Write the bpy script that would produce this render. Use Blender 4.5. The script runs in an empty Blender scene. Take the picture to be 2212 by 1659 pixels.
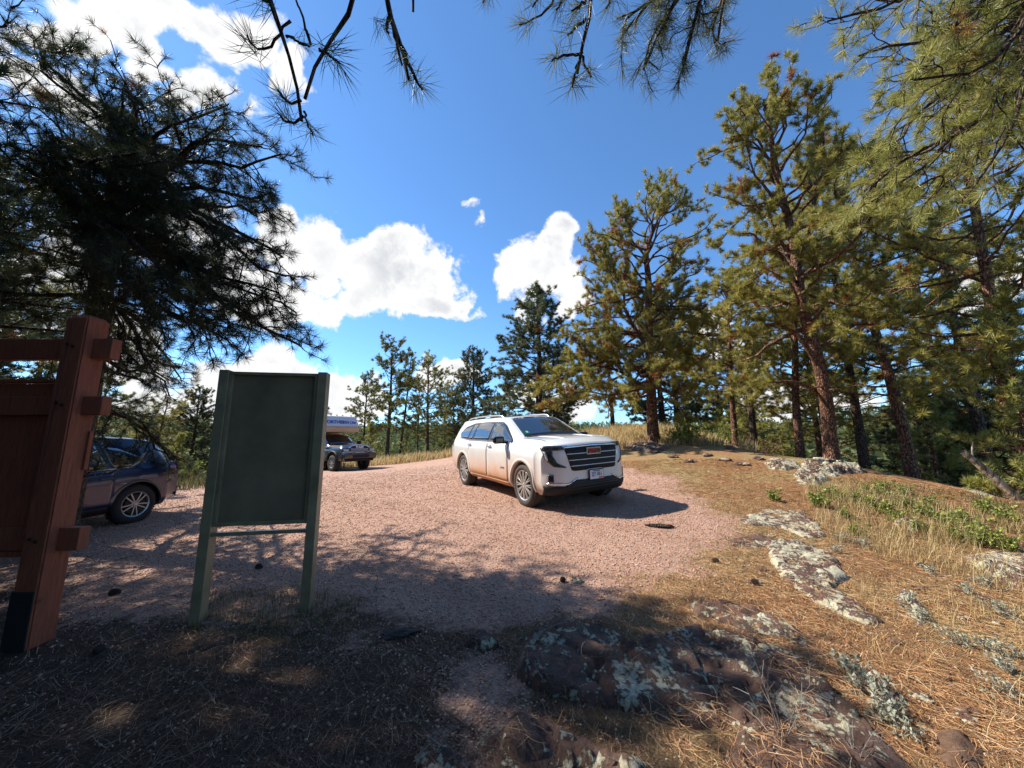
import bpy, bmesh, math, random
import numpy as np
from mathutils import Matrix, Vector
C = bpy.context.scene.collection
R = math.radians
EYE = 1.55
RNG = np.random.default_rng(7)

# ------------------------------------------------------------------ camera
FPX = 905 / 2500 * 2212            # focal length in the 2212 px wide working frame
cam_d = bpy.data.cameras.new('camera'); cam = bpy.data.objects.new('camera', cam_d); C.objects.link(cam)
cam_d.sensor_width = 36; cam_d.lens = 36 * FPX / 2212; cam_d.clip_start = .05; cam_d.clip_end = 9000
CM = Matrix.Translation((0, 0, EYE)) @ Matrix.Rotation(R(90 + 9.28), 4, 'X') @ Matrix.Rotation(R(-.36), 4, 'Z')
cam.matrix_world = CM
bpy.context.scene.camera = cam
CR = np.array(CM.to_3x3()); CO = np.array([0, 0, EYE])
def ray(px, py):
    v = CR @ np.array([(px - 1106) / FPX, -(py - 829.5) / FPX, -1.])
    return v
def D(px, py, depth): return CO + ray(px, py) * depth

# ------------------------------------------------------------------ noise
_P = np.random.default_rng(3).permutation(512)
_G = np.random.default_rng(4).random(512)
def _h(i, j): return _G[_P[(_P[i & 511] + j) & 511]]
def vnoise(x, y):
    x = np.asarray(x, float); y = np.asarray(y, float)
    i = np.floor(x).astype(int); j = np.floor(y).astype(int); u = x - i; v = y - j
    u = u * u * (3 - 2 * u); v = v * v * (3 - 2 * v)
    return (_h(i, j) * (1 - u) + _h(i + 1, j) * u) * (1 - v) + (_h(i, j + 1) * (1 - u) + _h(i + 1, j + 1) * u) * v
def fbm(x, y, o=4):
    s = 0; a = .5
    for k in range(o):
        s = s + a * (vnoise(x * 2 ** k + 17 * k, y * 2 ** k + 5 * k) - .5); a *= .5
    return s
def sstep(a, b, x):
    t = np.clip((x - a) / (b - a), 0, 1); return t * t * (3 - 2 * t)

# ------------------------------------------------------------------ terrain
CP = np.array([(0, 0, -1.55), (-3, 3.5, -1.5), (2, 2, -1.55), (-3, 0, -1.6), (5, 0, -1.75), (0, -6, -1.8), (-8, 0, -1.8), (8, 3, -1.75), (6, 5, -1.5), (3.5, 4.5, -1.38),
    (-7.3, 7.4, -1.43), (-15, 12, -1.5), (-9.9, 21, -1.43), (-12, 3, -1.6), (.3, 8.8, -1.05), (-1.3, 10.5, -1.0), (1.1, 7.3, -1.09), (2.2, 8.4, -1.03), (0, 5, -1.36), (-4, 8, -1.3),
    (-3, 26, -.85), (2, 13, -.72), (6, 16, .1), (8.8, 10.5, -.55), (5, 10, -.75), (4, 8, -1.02), (9, 20, .55), (3, 20, .15), (0, 28, .1),
    (11, 8, -1.3), (10, 6.5, -1.4), (14, 8, -2.1), (13, 12, -1.6), (15, 16, -2.4), (20, 12, -4.5), (22, 25, -6), (14, 24, -.9), (30, 40, -11), (10, 34, -1.5), (-5, 40, -1.5),
    (-20, 28, -2.2), (-12, 34, -1.9), (-25, 12, -2.8), (-20, 45, -6), (0, 52, -4), (18, 50, -9), (-30, 30, -6), (-20, -10, -3), (15, -10, -4), (0, -30, -4), (40, 10, -12), (-45, 0, -7)], float)
def _tps(r2): return np.where(r2 > 1e-9, .5 * r2 * np.log(np.maximum(r2, 1e-9)), 0)
_n = len(CP); _d2 = ((CP[:, None, :2] - CP[None, :, :2]) ** 2).sum(-1)
_K = _tps(_d2) + np.eye(_n) * 1.5; _Q = np.c_[np.ones(_n), CP[:, :2]]
_A = np.block([[_K, _Q], [_Q.T, np.zeros((3, 3))]]); _W = np.linalg.solve(_A, np.r_[CP[:, 2], 0, 0, 0])
def hgt(x, y):
    x = np.asarray(x, float); y = np.asarray(y, float); sh = x.shape
    x = x.ravel(); y = y.ravel(); out = np.empty_like(x)
    for a in range(0, len(x), 20000):
        X = x[a:a + 20000]; Y = y[a:a + 20000]
        cx = np.clip(X, -60, 60); cy = np.clip(Y, -40, 70)
        d2 = (cx[:, None] - CP[None, :, 0]) ** 2 + (cy[:, None] - CP[None, :, 1]) ** 2
        out[a:a + 20000] = _tps(d2) @ _W[:_n] + _W[_n] + _W[_n + 1] * cx + _W[_n + 2] * cy
    r = np.hypot(x, y)
    far = -14 + sstep(200, 1900, r) * (75 + 70 * fbm(x / 500 + 9, y / 500, 4)) + 6 * fbm(x / 90, y / 90, 3)
    k = sstep(32, 75, r)
    z = out * (1 - k) + far * k
    z += fbm(x / 1.7, y / 1.7, 4) * .09 * sstep(1, 60, r + 6) + fbm(x * 2.5, y * 2.5, 3) * .03 * (1 - sstep(20, 60, r))
    return (z + EYE).reshape(sh)
def H1(x, y): return float(hgt(np.array([x]), np.array([y]))[0])
def G(px, py, tmax=120):
    v = ray(px, py)
    ts = np.geomspace(.6, tmax, 400); P = CO + v * ts[:, None]
    below = P[:, 2] < hgt(P[:, 0], P[:, 1])
    if not below.any(): return P[-1]
    i = int(np.argmax(below)); a = ts[max(i - 1, 0)]; b = ts[i]
    for _ in range(14):
        m = (a + b) / 2; p = CO + v * m
        if p[2] < H1(p[0], p[1]): b = m
        else: a = m
    p = CO + v * b; p[2] = H1(p[0], p[1]); return p
def inpoly(x, y, poly):
    x = np.asarray(x); y = np.asarray(y); c = np.zeros(x.shape, bool); n = len(poly)
    for i in range(n):
        x0, y0 = poly[i][:2]; x1, y1 = poly[(i + 1) % n][:2]
        if y0 == y1: continue
        c ^= ((y0 > y) != (y1 > y)) & (x < (x1 - x0) * (y - y0) / (y1 - y0) + x0)
    return c
def polydist(x, y, poly):
    d = np.full(np.shape(x), 1e9); n = len(poly)
    for i in range(n):
        x0, y0 = poly[i][:2]; x1, y1 = poly[(i + 1) % n][:2]
        dx, dy = x1 - x0, y1 - y0; L = dx * dx + dy * dy + 1e-12
        t = np.clip(((x - x0) * dx + (y - y0) * dy) / L, 0, 1)
        d = np.minimum(d, np.hypot(x - x0 - t * dx, y - y0 - t * dy))
    return np.where(inpoly(x, y, poly), d, -d)

# ------------------------------------------------------------------ materials
def mat(name): 
    m = bpy.data.materials.new(name); m.use_nodes = True
    return m, m.node_tree, m.node_tree.nodes['Principled BSDF']
def nd(t, typ, **kw):
    n = t.nodes.new(typ)
    for k, v in kw.items():
        if k.startswith('i_'): n.inputs[k[2:].replace('_', ' ')].default_value = v
        elif k.startswith('n_'): n.inputs[int(k[2:])].default_value = v
        else: setattr(n, k, v)
    return n
def ramp(t, fac, stops, interp='LINEAR'):
    r = t.nodes.new('ShaderNodeValToRGB'); e = r.color_ramp; e.interpolation = interp
    while len(e.elements) < len(stops): e.elements.new(.5)
    for q, (p, c) in zip(e.elements, stops): q.position = p; q.color = (*c, 1)
    t.links.new(fac, r.inputs[0]); return r.outputs[0]
def mixc(t, fac, a, b, blend='MIX'):
    m = t.nodes.new('ShaderNodeMix'); m.data_type = 'RGBA'; m.blend_type = blend
    for s, v in ((m.inputs[0], fac), (m.inputs[6], a), (m.inputs[7], b)):
        if isinstance(v, (tuple, list)): s.default_value = (*v, 1)
        elif isinstance(v, (int, float)): s.default_value = v
        else: t.links.new(v, s)
    return m.outputs[2]
def math_(t, op, a, b=0., clamp=False):
    m = t.nodes.new('ShaderNodeMath'); m.operation = op; m.use_clamp = clamp
    for s, v in ((m.inputs[0], a), (m.inputs[1], b)):
        if isinstance(v, (int, float)): s.default_value = v
        else: t.links.new(v, s)
    return m.outputs[0]
def noise(t, vec, scale, detail=4, rough=.6, dist=0):
    n = nd(t, 'ShaderNodeTexNoise', i_Scale=scale, i_Detail=detail, i_Roughness=rough, i_Distortion=dist)
    if vec is not None: t.links.new(vec, n.inputs['Vector'])
    return n.outputs['Fac']
def voro(t, vec, scale, feature='F1', out='Distance'):
    n = nd(t, 'ShaderNodeTexVoronoi', i_Scale=scale, feature=feature)
    if vec is not None: t.links.new(vec, n.inputs['Vector'])
    return n.outputs[out]
def bump(t, b, hgt_, strength=.5, dist=.01, prev=None):
    n = nd(t, 'ShaderNodeBump', i_Strength=strength, i_Distance=dist); t.links.new(hgt_, n.inputs['Height'])
    if prev: t.links.new(prev, n.inputs['Normal'])
    if b is not None: t.links.new(n.outputs[0], b.inputs['Normal'])
    return n.outputs[0]
def objco(t): return nd(t, 'ShaderNodeTexCoord').outputs['Object']
def attr(t, name): return nd(t, 'ShaderNodeAttribute', attribute_name=name).outputs['Fac']
def simple(name, col, rough=.6, metal=0, spec=.5, coat=0, ior=None, var=0, vscale=8):
    m, t, b = mat(name); b.inputs['Base Color'].default_value = (*col, 1); b.inputs['Roughness'].default_value = rough
    b.inputs['Metallic'].default_value = metal; b.inputs['Specular IOR Level'].default_value = spec; b.inputs['Coat Weight'].default_value = coat
    b.inputs['Coat Roughness'].default_value = .04
    if ior: b.inputs['IOR'].default_value = ior
    if var:
        n = noise(t, objco(t), vscale, 5)
        t.links.new(mixc(t, ramp(t, n, [(.3, (0, 0, 0)), (.7, (1, 1, 1))]), tuple(c * (1 - var) for c in col), tuple(min(1, c * (1 + var)) for c in col)), b.inputs['Base Color'])
        t.links.new(math_(t, 'ADD', math_(t, 'MULTIPLY', n, .3), rough - .15), b.inputs['Roughness'])
    return m
M = {}

# ------------------------------------------------------------------ mesh helpers
def mk(name, V, F, m=None, parent=None, smooth=False, attrs=None, mats=None, midx=None):
    me = bpy.data.meshes.new(name)
    if isinstance(F, np.ndarray): F = [F]
    if len(F) and isinstance(F[0], np.ndarray):
        V = np.asarray(V, np.float32)
        me.vertices.add(len(V)); me.vertices.foreach_set('co', V.ravel())
        tot = sum(f.shape[0] for f in F); lo = np.concatenate([f.ravel() for f in F]).astype(np.int32)
        sz = np.concatenate([np.full(f.shape[0], f.shape[1], np.int32) for f in F])
        me.loops.add(len(lo)); me.loops.foreach_set('vertex_index', lo)
        me.polygons.add(tot); me.polygons.foreach_set('loop_start', np.r_[0, np.cumsum(sz)[:-1]].astype(np.int32))
        me.update(calc_edges=True)
    else:
        me.from_pydata([tuple(map(float, v)) for v in V], [], [tuple(int(i) for i in f) for f in F]); me.update()
    if attrs:
        for k, a in attrs.items():
            at = me.attributes.new(k, 'FLOAT', 'POINT'); at.data.foreach_set('value', np.asarray(a, np.float32))
    for q in (mats or ([m] if m else [])): me.materials.append(q)
    if midx is not None: me.polygons.foreach_set('material_index', np.asarray(midx, np.int32))
    if smooth: me.polygons.foreach_set('use_smooth', np.ones(len(me.polygons), bool))
    o = bpy.data.objects.new(name, me); C.objects.link(o)
    if parent: o.parent = parent
    return o
def tag(o, label=None, cat=None, group=None, kind=None):
    if label: o['label'] = label
    if cat: o['category'] = cat
    if group: o['group'] = group
    if kind: o['kind'] = kind
    return o
def thing(name, label, cat, loc=(0, 0, 0), rz=0, group=None):
    o = bpy.data.objects.new(name, None); C.objects.link(o); o.location = loc; o.rotation_euler = (0, 0, rz); o.empty_display_size = .2
    return tag(o, label, cat, group)
def copy_tree(o, parent=None, keep=None):
    c = o.copy(); C.objects.link(c); c.parent = parent
    for ch in list(o.children): copy_tree(ch, c)
    return c
class MB:
    def __init__(s): s.v = []; s.f = []
    def add(s, V, F):
        n = len(s.v); s.v += [tuple(v) for v in V]; s.f += [tuple(int(i) + n for i in f) for f in F]; return s
    def box(s, c, size, bev=0, rot=None):
        bm = bmesh.new(); bmesh.ops.create_cube(bm, size=1)
        for v in bm.verts: v.co = Vector((v.co.x * size[0], v.co.y * size[1], v.co.z * size[2]))
        if bev: bmesh.ops.bevel(bm, geom=list(bm.edges), offset=bev, segments=2, affect='EDGES', profile=.5)
        if rot is not None: bmesh.ops.transform(bm, matrix=rot.to_4x4(), verts=bm.verts)
        bm.verts.index_update()
        s.add([(v.co.x + c[0], v.co.y + c[1], v.co.z + c[2]) for v in bm.verts], [[v.index for v in f.verts] for f in bm.faces]); bm.free(); return s
    def tube(s, pts, rad, k=8, cap=True):
        V, F = tube_np([(np.asarray(pts, float), np.broadcast_to(np.asarray(rad, float), (len(pts),)))], k); s.add(V, F)
        return s
    def lathe(s, prof, axis='y', n=32, c=(0, 0, 0)):
        V = []; F = []; m = len(prof)
        for i in range(n):
            a = 2 * math.pi * i / n
            for (r, h) in prof: V.append((c[0] + r * math.cos(a), c[1] + h, c[2] + r * math.sin(a)) if axis == 'y' else (c[0] + r * math.cos(a), c[1] + r * math.sin(a), c[2] + h))
        for i in range(n):
            for j in range(m - 1):
                a = i * m + j; b = ((i + 1) % n) * m + j; F.append((a, b, b + 1, a + 1) if axis == 'z' else (a, a + 1, b + 1, b))
        return s.add(V, F)
    def build(s, name, m, parent=None, smooth=False): return mk(name, s.v, s.f, m, parent, smooth)
def tube_np(paths, k):
    Vs = []; Fs = []; off = 0; ang = np.arange(k) * 2 * np.pi / k; ca = np.cos(ang); sa = np.sin(ang)
    for pts, rad in paths:
        n = len(pts); T = np.gradient(pts, axis=0); T /= np.linalg.norm(T, axis=1, keepdims=True) + 1e-9
        ref = np.array([0, 0, 1.]) if abs(T[:, 2].mean()) < .75 else np.array([1., 0, 0])
        U = np.cross(T, ref); U /= np.linalg.norm(U, axis=1, keepdims=True) + 1e-9; W = np.cross(T, U)
        V = pts[:, None] + (U[:, None] * ca[None, :, None] + W[:, None] * sa[None, :, None]) * rad[:, None, None]
        Vs.append(V.reshape(-1, 3)); i = np.arange(n - 1)[:, None] * k; j = np.arange(k)[None]; j2 = (j + 1) % k
        Fs.append(np.stack([i + j, i + j2, i + k + j2, i + k + j], -1).reshape(-1, 4) + off); off += n * k
    return np.concatenate(Vs), np.concatenate(Fs)

# ------------------------------------------------------------------ world and sun
AZ = math.atan2(-.96, .28); EL = R(45)
sun_dir = Vector((math.cos(EL) * math.sin(AZ), math.cos(EL) * math.cos(AZ), math.sin(EL)))
ld = bpy.data.lights.new('sun', 'SUN'); ld.energy = 4.6; ld.angle = R(.53); ld.color = (1, .93, .81)
lo = bpy.data.objects.new('sun', ld); C.objects.link(lo); lo.rotation_euler = sun_dir.to_track_quat('Z', 'Y').to_euler(); lo.location = (-20, 5, 20)
def build_world():
    w = bpy.data.worlds.new('World'); bpy.context.scene.world = w; w.use_nodes = True; t = w.node_tree; t.nodes.clear()
    out = nd(t, 'ShaderNodeOutputWorld'); bg = nd(t, 'ShaderNodeBackground', i_Strength=.12)
    sky = nd(t, 'ShaderNodeTexSky', sky_type='NISHITA', sun_disc=False, sun_elevation=EL, sun_rotation=AZ, altitude=1400, air_density=1., dust_density=.3, ozone_density=2.5)
    co = nd(t, 'ShaderNodeTexCoord').outputs['Generated']
    tint = mixc(t, 1., sky.outputs[0], (.66, .94, 1.12), 'MULTIPLY')
    # clouds: soft ellipses round fixed sky directions, broken up by noise
    blobs = [(850, 590, 150, 95, 1), (790, 640, 110, 60, .9), (920, 650, 110, 55, 1), (690, 560, 90, 100, 1), (860, 530, 75, 50, .8), (720, 660, 80, 60, .8), (1000, 680, 70, 30, .7),
             (1150, 590, 75, 90, 1.05), (1190, 540, 60, 60, 1), (1120, 650, 50, 55, .7), (1230, 620, 70, 80, .8), (620, 800, 120, 55, .9), (700, 830, 90, 50, .9), (930, 810, 70, 45, .8), (760, 870, 120, 60, .9), (560, 620, 130, 110, 1),
             (640, 640, 110, 70, 1), (620, 540, 70, 90, .95), (540, 790, 130, 50, .9), (500, 870, 160, 60, .95), (980, 800, 60, 40, .8), (350, 880, 200, 60, .9), (1010, 440, 34, 22, .5), (1040, 478, 28, 20, .47), (100, 30, 150, 60, .95), (330, 20, 190, 75, .95), (500, 70, 170, 75, .9), (620, 160, 90, 60, .8), (420, 190, 100, 60, .75), (300, 110, 70, 30, .65), (560, 240, 60, 70, .5),
             (170, 200, 120, 90, .7), (350, 480, 170, 120, .85), (250, 760, 200, 120, .9), (400, 900, 250, 50, .9), (130, 560, 160, 140, .7),
             (1530, 690, 80, 40, .8), (1600, 760, 120, 50, .7), (2150, 600, 140, 90, .9), (1680, 870, 180, 50, .8), (2050, 500, 100, 60, .6), (2000, 880, 150, 50, .7), (1200, 870, 160, 40, .7), (-300, 300, 300, 200, .9), (-600, 800, 300, 200, .9), (2700, 300, 300, 150, .9), (2600, 800, 300, 100, .9), (1100, -900, 300, 200, .8)]
    wn = nd(t, 'ShaderNodeTexNoise', i_Scale=7, i_Detail=3); t.links.new(co, wn.inputs['Vector'])
    wob = nd(t, 'ShaderNodeVectorMath', operation='MULTIPLY_ADD'); t.links.new(wn.outputs['Color'], wob.inputs[0]); wob.inputs[1].default_value = (.16, .16, .16); 
    sub = nd(t, 'ShaderNodeVectorMath', operation='SUBTRACT'); t.links.new(co, sub.inputs[0]); sub.inputs[1].default_value = (.08, .08, .08); t.links.new(sub.outputs[0], wob.inputs[2])
    P = wob.outputs[0]; dens = None
    for (px, py, rx, ry, s) in blobs:
        c = Vector(ray(px, py)).normalized(); u = (Vector(ray(px + 5, py)).normalized() - c); u -= c * u.dot(c); su = u.length / 5 * rx; u.normalize(); v = c.cross(u).normalized()
        sv = (Vector(ray(px, py + 5)).normalized() - c).length / 5 * ry
        a = nd(t, 'ShaderNodeVectorMath', operation='DOT_PRODUCT'); t.links.new(P, a.inputs[0]); a.inputs[1].default_value = u / su
        b = nd(t, 'ShaderNodeVectorMath', operation='DOT_PRODUCT'); t.links.new(P, b.inputs[0]); b.inputs[1].default_value = v / sv
        k = nd(t, 'ShaderNodeVectorMath', operation='DOT_PRODUCT'); t.links.new(P, k.inputs[0]); k.inputs[1].default_value = c * 4
        cmb = nd(t, 'ShaderNodeCombineXYZ'); t.links.new(a.outputs['Value'], cmb.inputs[0]); t.links.new(b.outputs['Value'], cmb.inputs[1])
        back = math_(t, 'MULTIPLY', math_(t, 'LESS_THAN', k.outputs['Value'], 0), 9.); t.links.new(back, cmb.inputs[2])
        ln = nd(t, 'ShaderNodeVectorMath', operation='LENGTH'); t.links.new(cmb.outputs[0], ln.inputs[0])
        mr = nd(t, 'ShaderNodeMapRange', interpolation_type='SMOOTHSTEP', n_1=1.62, n_2=.1, n_3=0., n_4=s * 1.04); t.links.new(ln.outputs['Value'], mr.inputs[0])
        dens = mr.outputs[0] if dens is None else math_(t, 'MAXIMUM', dens, mr.outputs[0])
    n1 = noise(t, co, 9, 10, .62, .3); n2 = noise(t, co, 26, 8, .65, .2)
    d = math_(t, 'ADD', dens, math_(t, 'ADD', math_(t, 'MULTIPLY', math_(t, 'SUBTRACT', n1, .5), 1.5), math_(t, 'MULTIPLY', math_(t, 'SUBTRACT', n2, .5), .7)))
    mask = nd(t, 'ShaderNodeMapRange', interpolation_type='SMOOTHSTEP', n_1=.42, n_2=.68); t.links.new(d, mask.inputs[0])
    thick = nd(t, 'ShaderNodeMapRange', interpolation_type='SMOOTHSTEP', n_1=.62, n_2=1.2); t.links.new(d, thick.inputs[0])
    n3 = noise(t, co, 6, 7, .55)
    g = math_(t, 'MULTIPLY', thick.outputs[0], ramp(t, n3, [(.35, (.15,) * 3), (.62, (1,) * 3)]))
    ccol = mixc(t, g, (4.7, 4.7, 4.65), (3.1, 3.2, 3.4))
    has = math_(t, 'GREATER_THAN', dens, .02)
    col = mixc(t, math_(t, 'MULTIPLY', mask.outputs[0], has), tint, ccol)
    t.links.new(col, bg.inputs[0]); t.links.new(bg.outputs[0], out.inputs[0])
build_world()
bpy.context.scene.world.cycles.sampling_method = 'MANUAL'; bpy.context.scene.world.cycles.sample_map_resolution = 256
sc = bpy.context.scene
sc.view_settings.view_transform = 'Standard'; sc.view_settings.look = 'None'; sc.view_settings.exposure = .95; sc.view_settings.gamma = 1
sc.cycles.max_bounces = 6; sc.cycles.diffuse_bounces = 3; sc.cycles.glossy_bounces = 3; sc.cycles.transparent_max_bounces = 4; sc.cycles.caustics_reflective = False; sc.cycles.use_denoising = True

# ------------------------------------------------------------------ ground
LOT_PX = [(-250, 1062), (150, 1056), (380, 1046), (560, 1030), (700, 1018), (800, 1009), (900, 993), (985, 984), (1120, 1000), (1345, 1012), (1440, 1035), (1500, 1070), (1525, 1115), (1500, 1180), (1450, 1240), (1400, 1290), (1320, 1340), (1230, 1360), (1150, 1400), (1120, 1500), (1080, 1620), (1020, 1640), (960, 1540), (900, 1440), (830, 1370), (720, 1340), (560, 1330), (380, 1330), (200, 1300), (0, 1270), (-300, 1270)]
LOT = [tuple(G(*p)[:2]) for p in LOT_PX]
def lotmask(x, y):
    w = .6 + .05 * np.hypot(x, y)
    return sstep(-w, w, polydist(x, y, LOT) + fbm(np.asarray(x) * 1.3, np.asarray(y) * 1.3, 5) * 2.2)
def build_ground():
    r = np.r_[0.02, np.geomspace(.5, 4200, 330)]
    # finer steps of angle where the view looks
    th = np.r_[np.linspace(R(-66), R(66), 520, endpoint=False), np.linspace(R(66), R(294), 120, endpoint=False)]
    X = np.outer(r, np.sin(th)); Y = np.outer(r, np.cos(th)); Z = hgt(X, Y)
    nr, nt = X.shape; V = np.stack([X, Y, Z], -1).reshape(-1, 3)
    i = np.arange(nr - 1)[:, None] * nt; j = np.arange(nt)[None]; j2 = (j + 1) % nt
    F = np.stack([i + j, i + nt + j, i + nt + j2, i + j2], -1).reshape(-1, 4)
    near = np.hypot(V[:, 0], V[:, 1]) < 70; lot = np.zeros(len(V)); lot[near] = lotmask(V[near, 0], V[near, 1])
    m, t, b = mat('ground'); co = objco(t)
    # crushed pink stone
    cell = voro(t, co, 55, out='Color'); cell2 = voro(t, co, 120, out='Color'); dist = voro(t, co, 55)
    gcol = ramp(t, cell, [(0, (.22, .11, .08)), (.3, (.45, .255, .18)), (.55, (.61, .375, .265)), (.8, (.50, .295, .205)), (1, (.72, .53, .42))])
    gcol = mixc(t, .35, gcol, ramp(t, cell2, [(0, (.22, .13, .12)), (.6, (.46, .31, .26)), (1, (.62, .5, .44))]))
    big = noise(t, co, .8, 5, .65); gcol = mixc(t, ramp(t, big, [(.35, (0, 0, 0)), (.7, (.55,) * 3)]), gcol, (.42, .26, .185))
    wv = nd(t, 'ShaderNodeTexWave', i_Scale=.28, i_Distortion=2.5, i_Detail=2); wv.bands_direction = 'DIAGONAL'; t.links.new(co, wv.inputs['Vector']); gcol = mixc(t, ramp(t, wv.outputs['Fac'], [(.55, (0, 0, 0)), (.85, (.30,) * 3)]), gcol, (.40, .235, .165))
    # needle duff
    mp = nd(t, 'ShaderNodeMapping'); mp.inputs['Scale'].default_value = (1, 5, 1); mp.inputs['Rotation'].default_value = (0, 0, .6); t.links.new(co, mp.inputs[0])
    s1 = noise(t, mp.outputs[0], 30, 6, .7, 1.5); mp2 = nd(t, 'ShaderNodeMapping'); mp2.inputs['Scale'].default_value = (6, 1, 1); mp2.inputs['Rotation'].default_value = (0, 0, -.5); t.links.new(co, mp2.inputs[0])
    s2 = noise(t, mp2.outputs[0], 26, 6, .7, 1.5); ss = math_(t, 'MULTIPLY', math_(t, 'ADD', s1, s2), .5)
    dcol = ramp(t, ss, [(.3, (.06, .032, .02)), (.45, (.22, .11, .05)), (.55, (.40, .23, .105)), (.7, (.60, .41, .22))])
    dcol = mixc(t, ramp(t, noise(t, co, .5, 5), [(.45, (0, 0, 0)), (.62, (.8,) * 3)]), dcol, ramp(t, ss, [(.3, (.09, .07, .035)), (.5, (.34, .27, .12)), (.7, (.56, .47, .24))]))
    dcol = mixc(t, attr(t, 'shade_tone'), dcol, ramp(t, ss, [(.3, (.018, .012, .008)), (.5, (.075, .042, .026)), (.7, (.17, .10, .055))]))  # darker duff in the left foreground, its shade painted into the colour
    lot_f = attr(t, 'lot'); edge = math_(t, 'ADD', lot_f, math_(t, 'MULTIPLY', math_(t, 'SUBTRACT', noise(t, co, 9, 6, .75), .5), 1.5))
    lf = ramp(t, edge, [(.38, (0, 0, 0)), (.64, (1, 1, 1))]); col = mixc(t, lf, dcol, gcol)
    farc = ramp(t, noise(t, co, .02, 8, .7), [(.35, (.028, .04, .022)), (.55, (.055, .07, .03)), (.7, (.16, .15, .07))])
    col = mixc(t, attr(t, 'far'), col, farc)
    t.links.new(col, b.inputs['Base Color']); b.inputs['Roughness'].default_value = .9; b.inputs['Specular IOR Level'].default_value = .25
    hh = math_(t, 'ADD', math_(t, 'MULTIPLY', dist, -.8), math_(t, 'MULTIPLY', ss, 1.2)); n0 = bump(t, None, hh, .9, .02); bump(t, b, noise(t, co, 5, 8, .7), .6, .06, n0)
    far = sstep(28, 55, np.hypot(V[:, 0], V[:, 1]))
    o = mk('ground', V, F, m, smooth=True, attrs={'lot': lot, 'far': far, 'shade_tone': 1 - sstep(-.4, 1.4, V[:, 0] + .55 * (V[:, 1] - 3) + fbm(V[:, 0], V[:, 1], 3) * 2)}); tag(o, kind='structure')  # last attribute masks the left foreground where shade is painted in
build_ground()

# ------------------------------------------------------------------ rocks
def rock_material(name, lich, base=(.15, .085, .07)):
    m, t, b = mat(name); co = objco(t)
    n = noise(t, co, 6, 8, .7); bc = ramp(t, n, [(.3, tuple(c * .45 for c in base)), (.55, base), (.75, tuple(c * 1.7 for c in base))])
    l1 = noise(t, co, 9, 12, .78, .2); l2 = voro(t, co, 38, 'SMOOTH_F1'); l3 = noise(t, co, 2.2, 3)
    lf = math_(t, 'ADD', math_(t, 'ADD', l1, math_(t, 'MULTIPLY', math_(t, 'SUBTRACT', .35, l2), .25)), math_(t, 'MULTIPLY', math_(t, 'SUBTRACT', l3, .5), .5))
    f = ramp(t, lf, [(lich, (0, 0, 0)), (lich + .05, (1, 1, 1))])
    lc = ramp(t, noise(t, co, 11, 4), [(.35, (.40, .34, .22)), (.5, (.60, .52, .38)), (.68, (.70, .62, .48))])
    lc = mixc(t, ramp(t, voro(t, co, 60), [(.15, (0, 0, 0)), (.5, (.5,) * 3)]), lc, (.26, .29, .20))
    t.links.new(mixc(t, f, bc, lc), b.inputs['Base Color']); b.inputs['Roughness'].default_value = .95; b.inputs['Specular IOR Level'].default_value = .2
    h = math_(t, 'ADD', math_(t, 'MULTIPLY', noise(t, co, 22, 8, .75), 1), math_(t, 'MULTIPLY', f, .35)); bump(t, b, h, .9, .03); return m
M['rock_dark'] = rock_material('lichen_rock', .52, (.15, .09, .07)); M['rock_pale'] = rock_material('pale_lichen_rock', .44); M['rock_bare'] = rock_material('bare_rock', .72, (.22, .13, .085))
ROCKS = []
def rock(outline, h, label, m='rock_dark', seed=0, res=.025, rough=1., edge=.12, strata=0.):
    P = [tuple(G(*p)[:2]) for p in outline]; a = np.array(P); lo_ = a.min(0) - .1; hi = a.max(0) + .1; c = (lo_ + hi) / 2
    res = max(res, max(hi - lo_) / 170)
    xs = np.arange(lo_[0], hi[0], res); ys = np.arange(lo_[1], hi[1], res); X, Y = np.meshgrid(xs, ys, indexing='ij')
    def f(x, y):
        d = polydist(x, y, P) + fbm(x * 5 + seed, y * 5, 4) * edge * 1.6
        k = sstep(-.01, edge, d); n = 1 + 1.9 * rough * fbm(x * 2.6 + seed * 3, y * 2.6, 5)
        rid = 1 - 2.2 * np.abs(fbm(x * 3 + seed, y * 5 + 9, 4)); rid = np.where(rid > .86, 1.6, .3)
        z = h * k * (n - .45 * rough * rid)
        if strata: q = z / strata; z = strata * (np.floor(q) + sstep(.55, .95, q - np.floor(q)))
        return np.where(d > -.01, z + rough * .012 * fbm(x * 25, y * 25, 3), -.2)
    Z = f(X, Y); base = hgt(X, Y); zc = H1(*c)
    V = np.stack([X - c[0], Y - c[1], base + np.maximum(Z, -.12) - zc], -1).reshape(-1, 3)
    # undercut sideways jitter so the flanks are not vertical curtains
    V[:, 0] += .02 * rough * fbm(V[:, 2] * 30 + X.ravel() * 3, Y.ravel() * 9, 3); V[:, 1] += .03 * rough * fbm(V[:, 2] * 30, X.ravel() * 9, 3)
    nx, ny = X.shape; i = np.arange(nx - 1)[:, None] * ny; j = np.arange(ny - 1)[None]
    F = np.stack([i + j, i + ny + j, i + ny + j + 1, i + j + 1], -1).reshape(-1, 4); ok = (Z.ravel()[F] > -.1).any(1); F = F[ok]
    us = np.unique(F); mp = np.zeros(len(V), int); mp[us] = np.arange(len(us))
    o = mk('rock', V[us], mp[F], M[m], smooth=True); o.location = (c[0], c[1], zc); tag(o, label, 'rock', 'lichen covered rocks at the edge of the lot'); ROCKS.append((P, f)); return o
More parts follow.
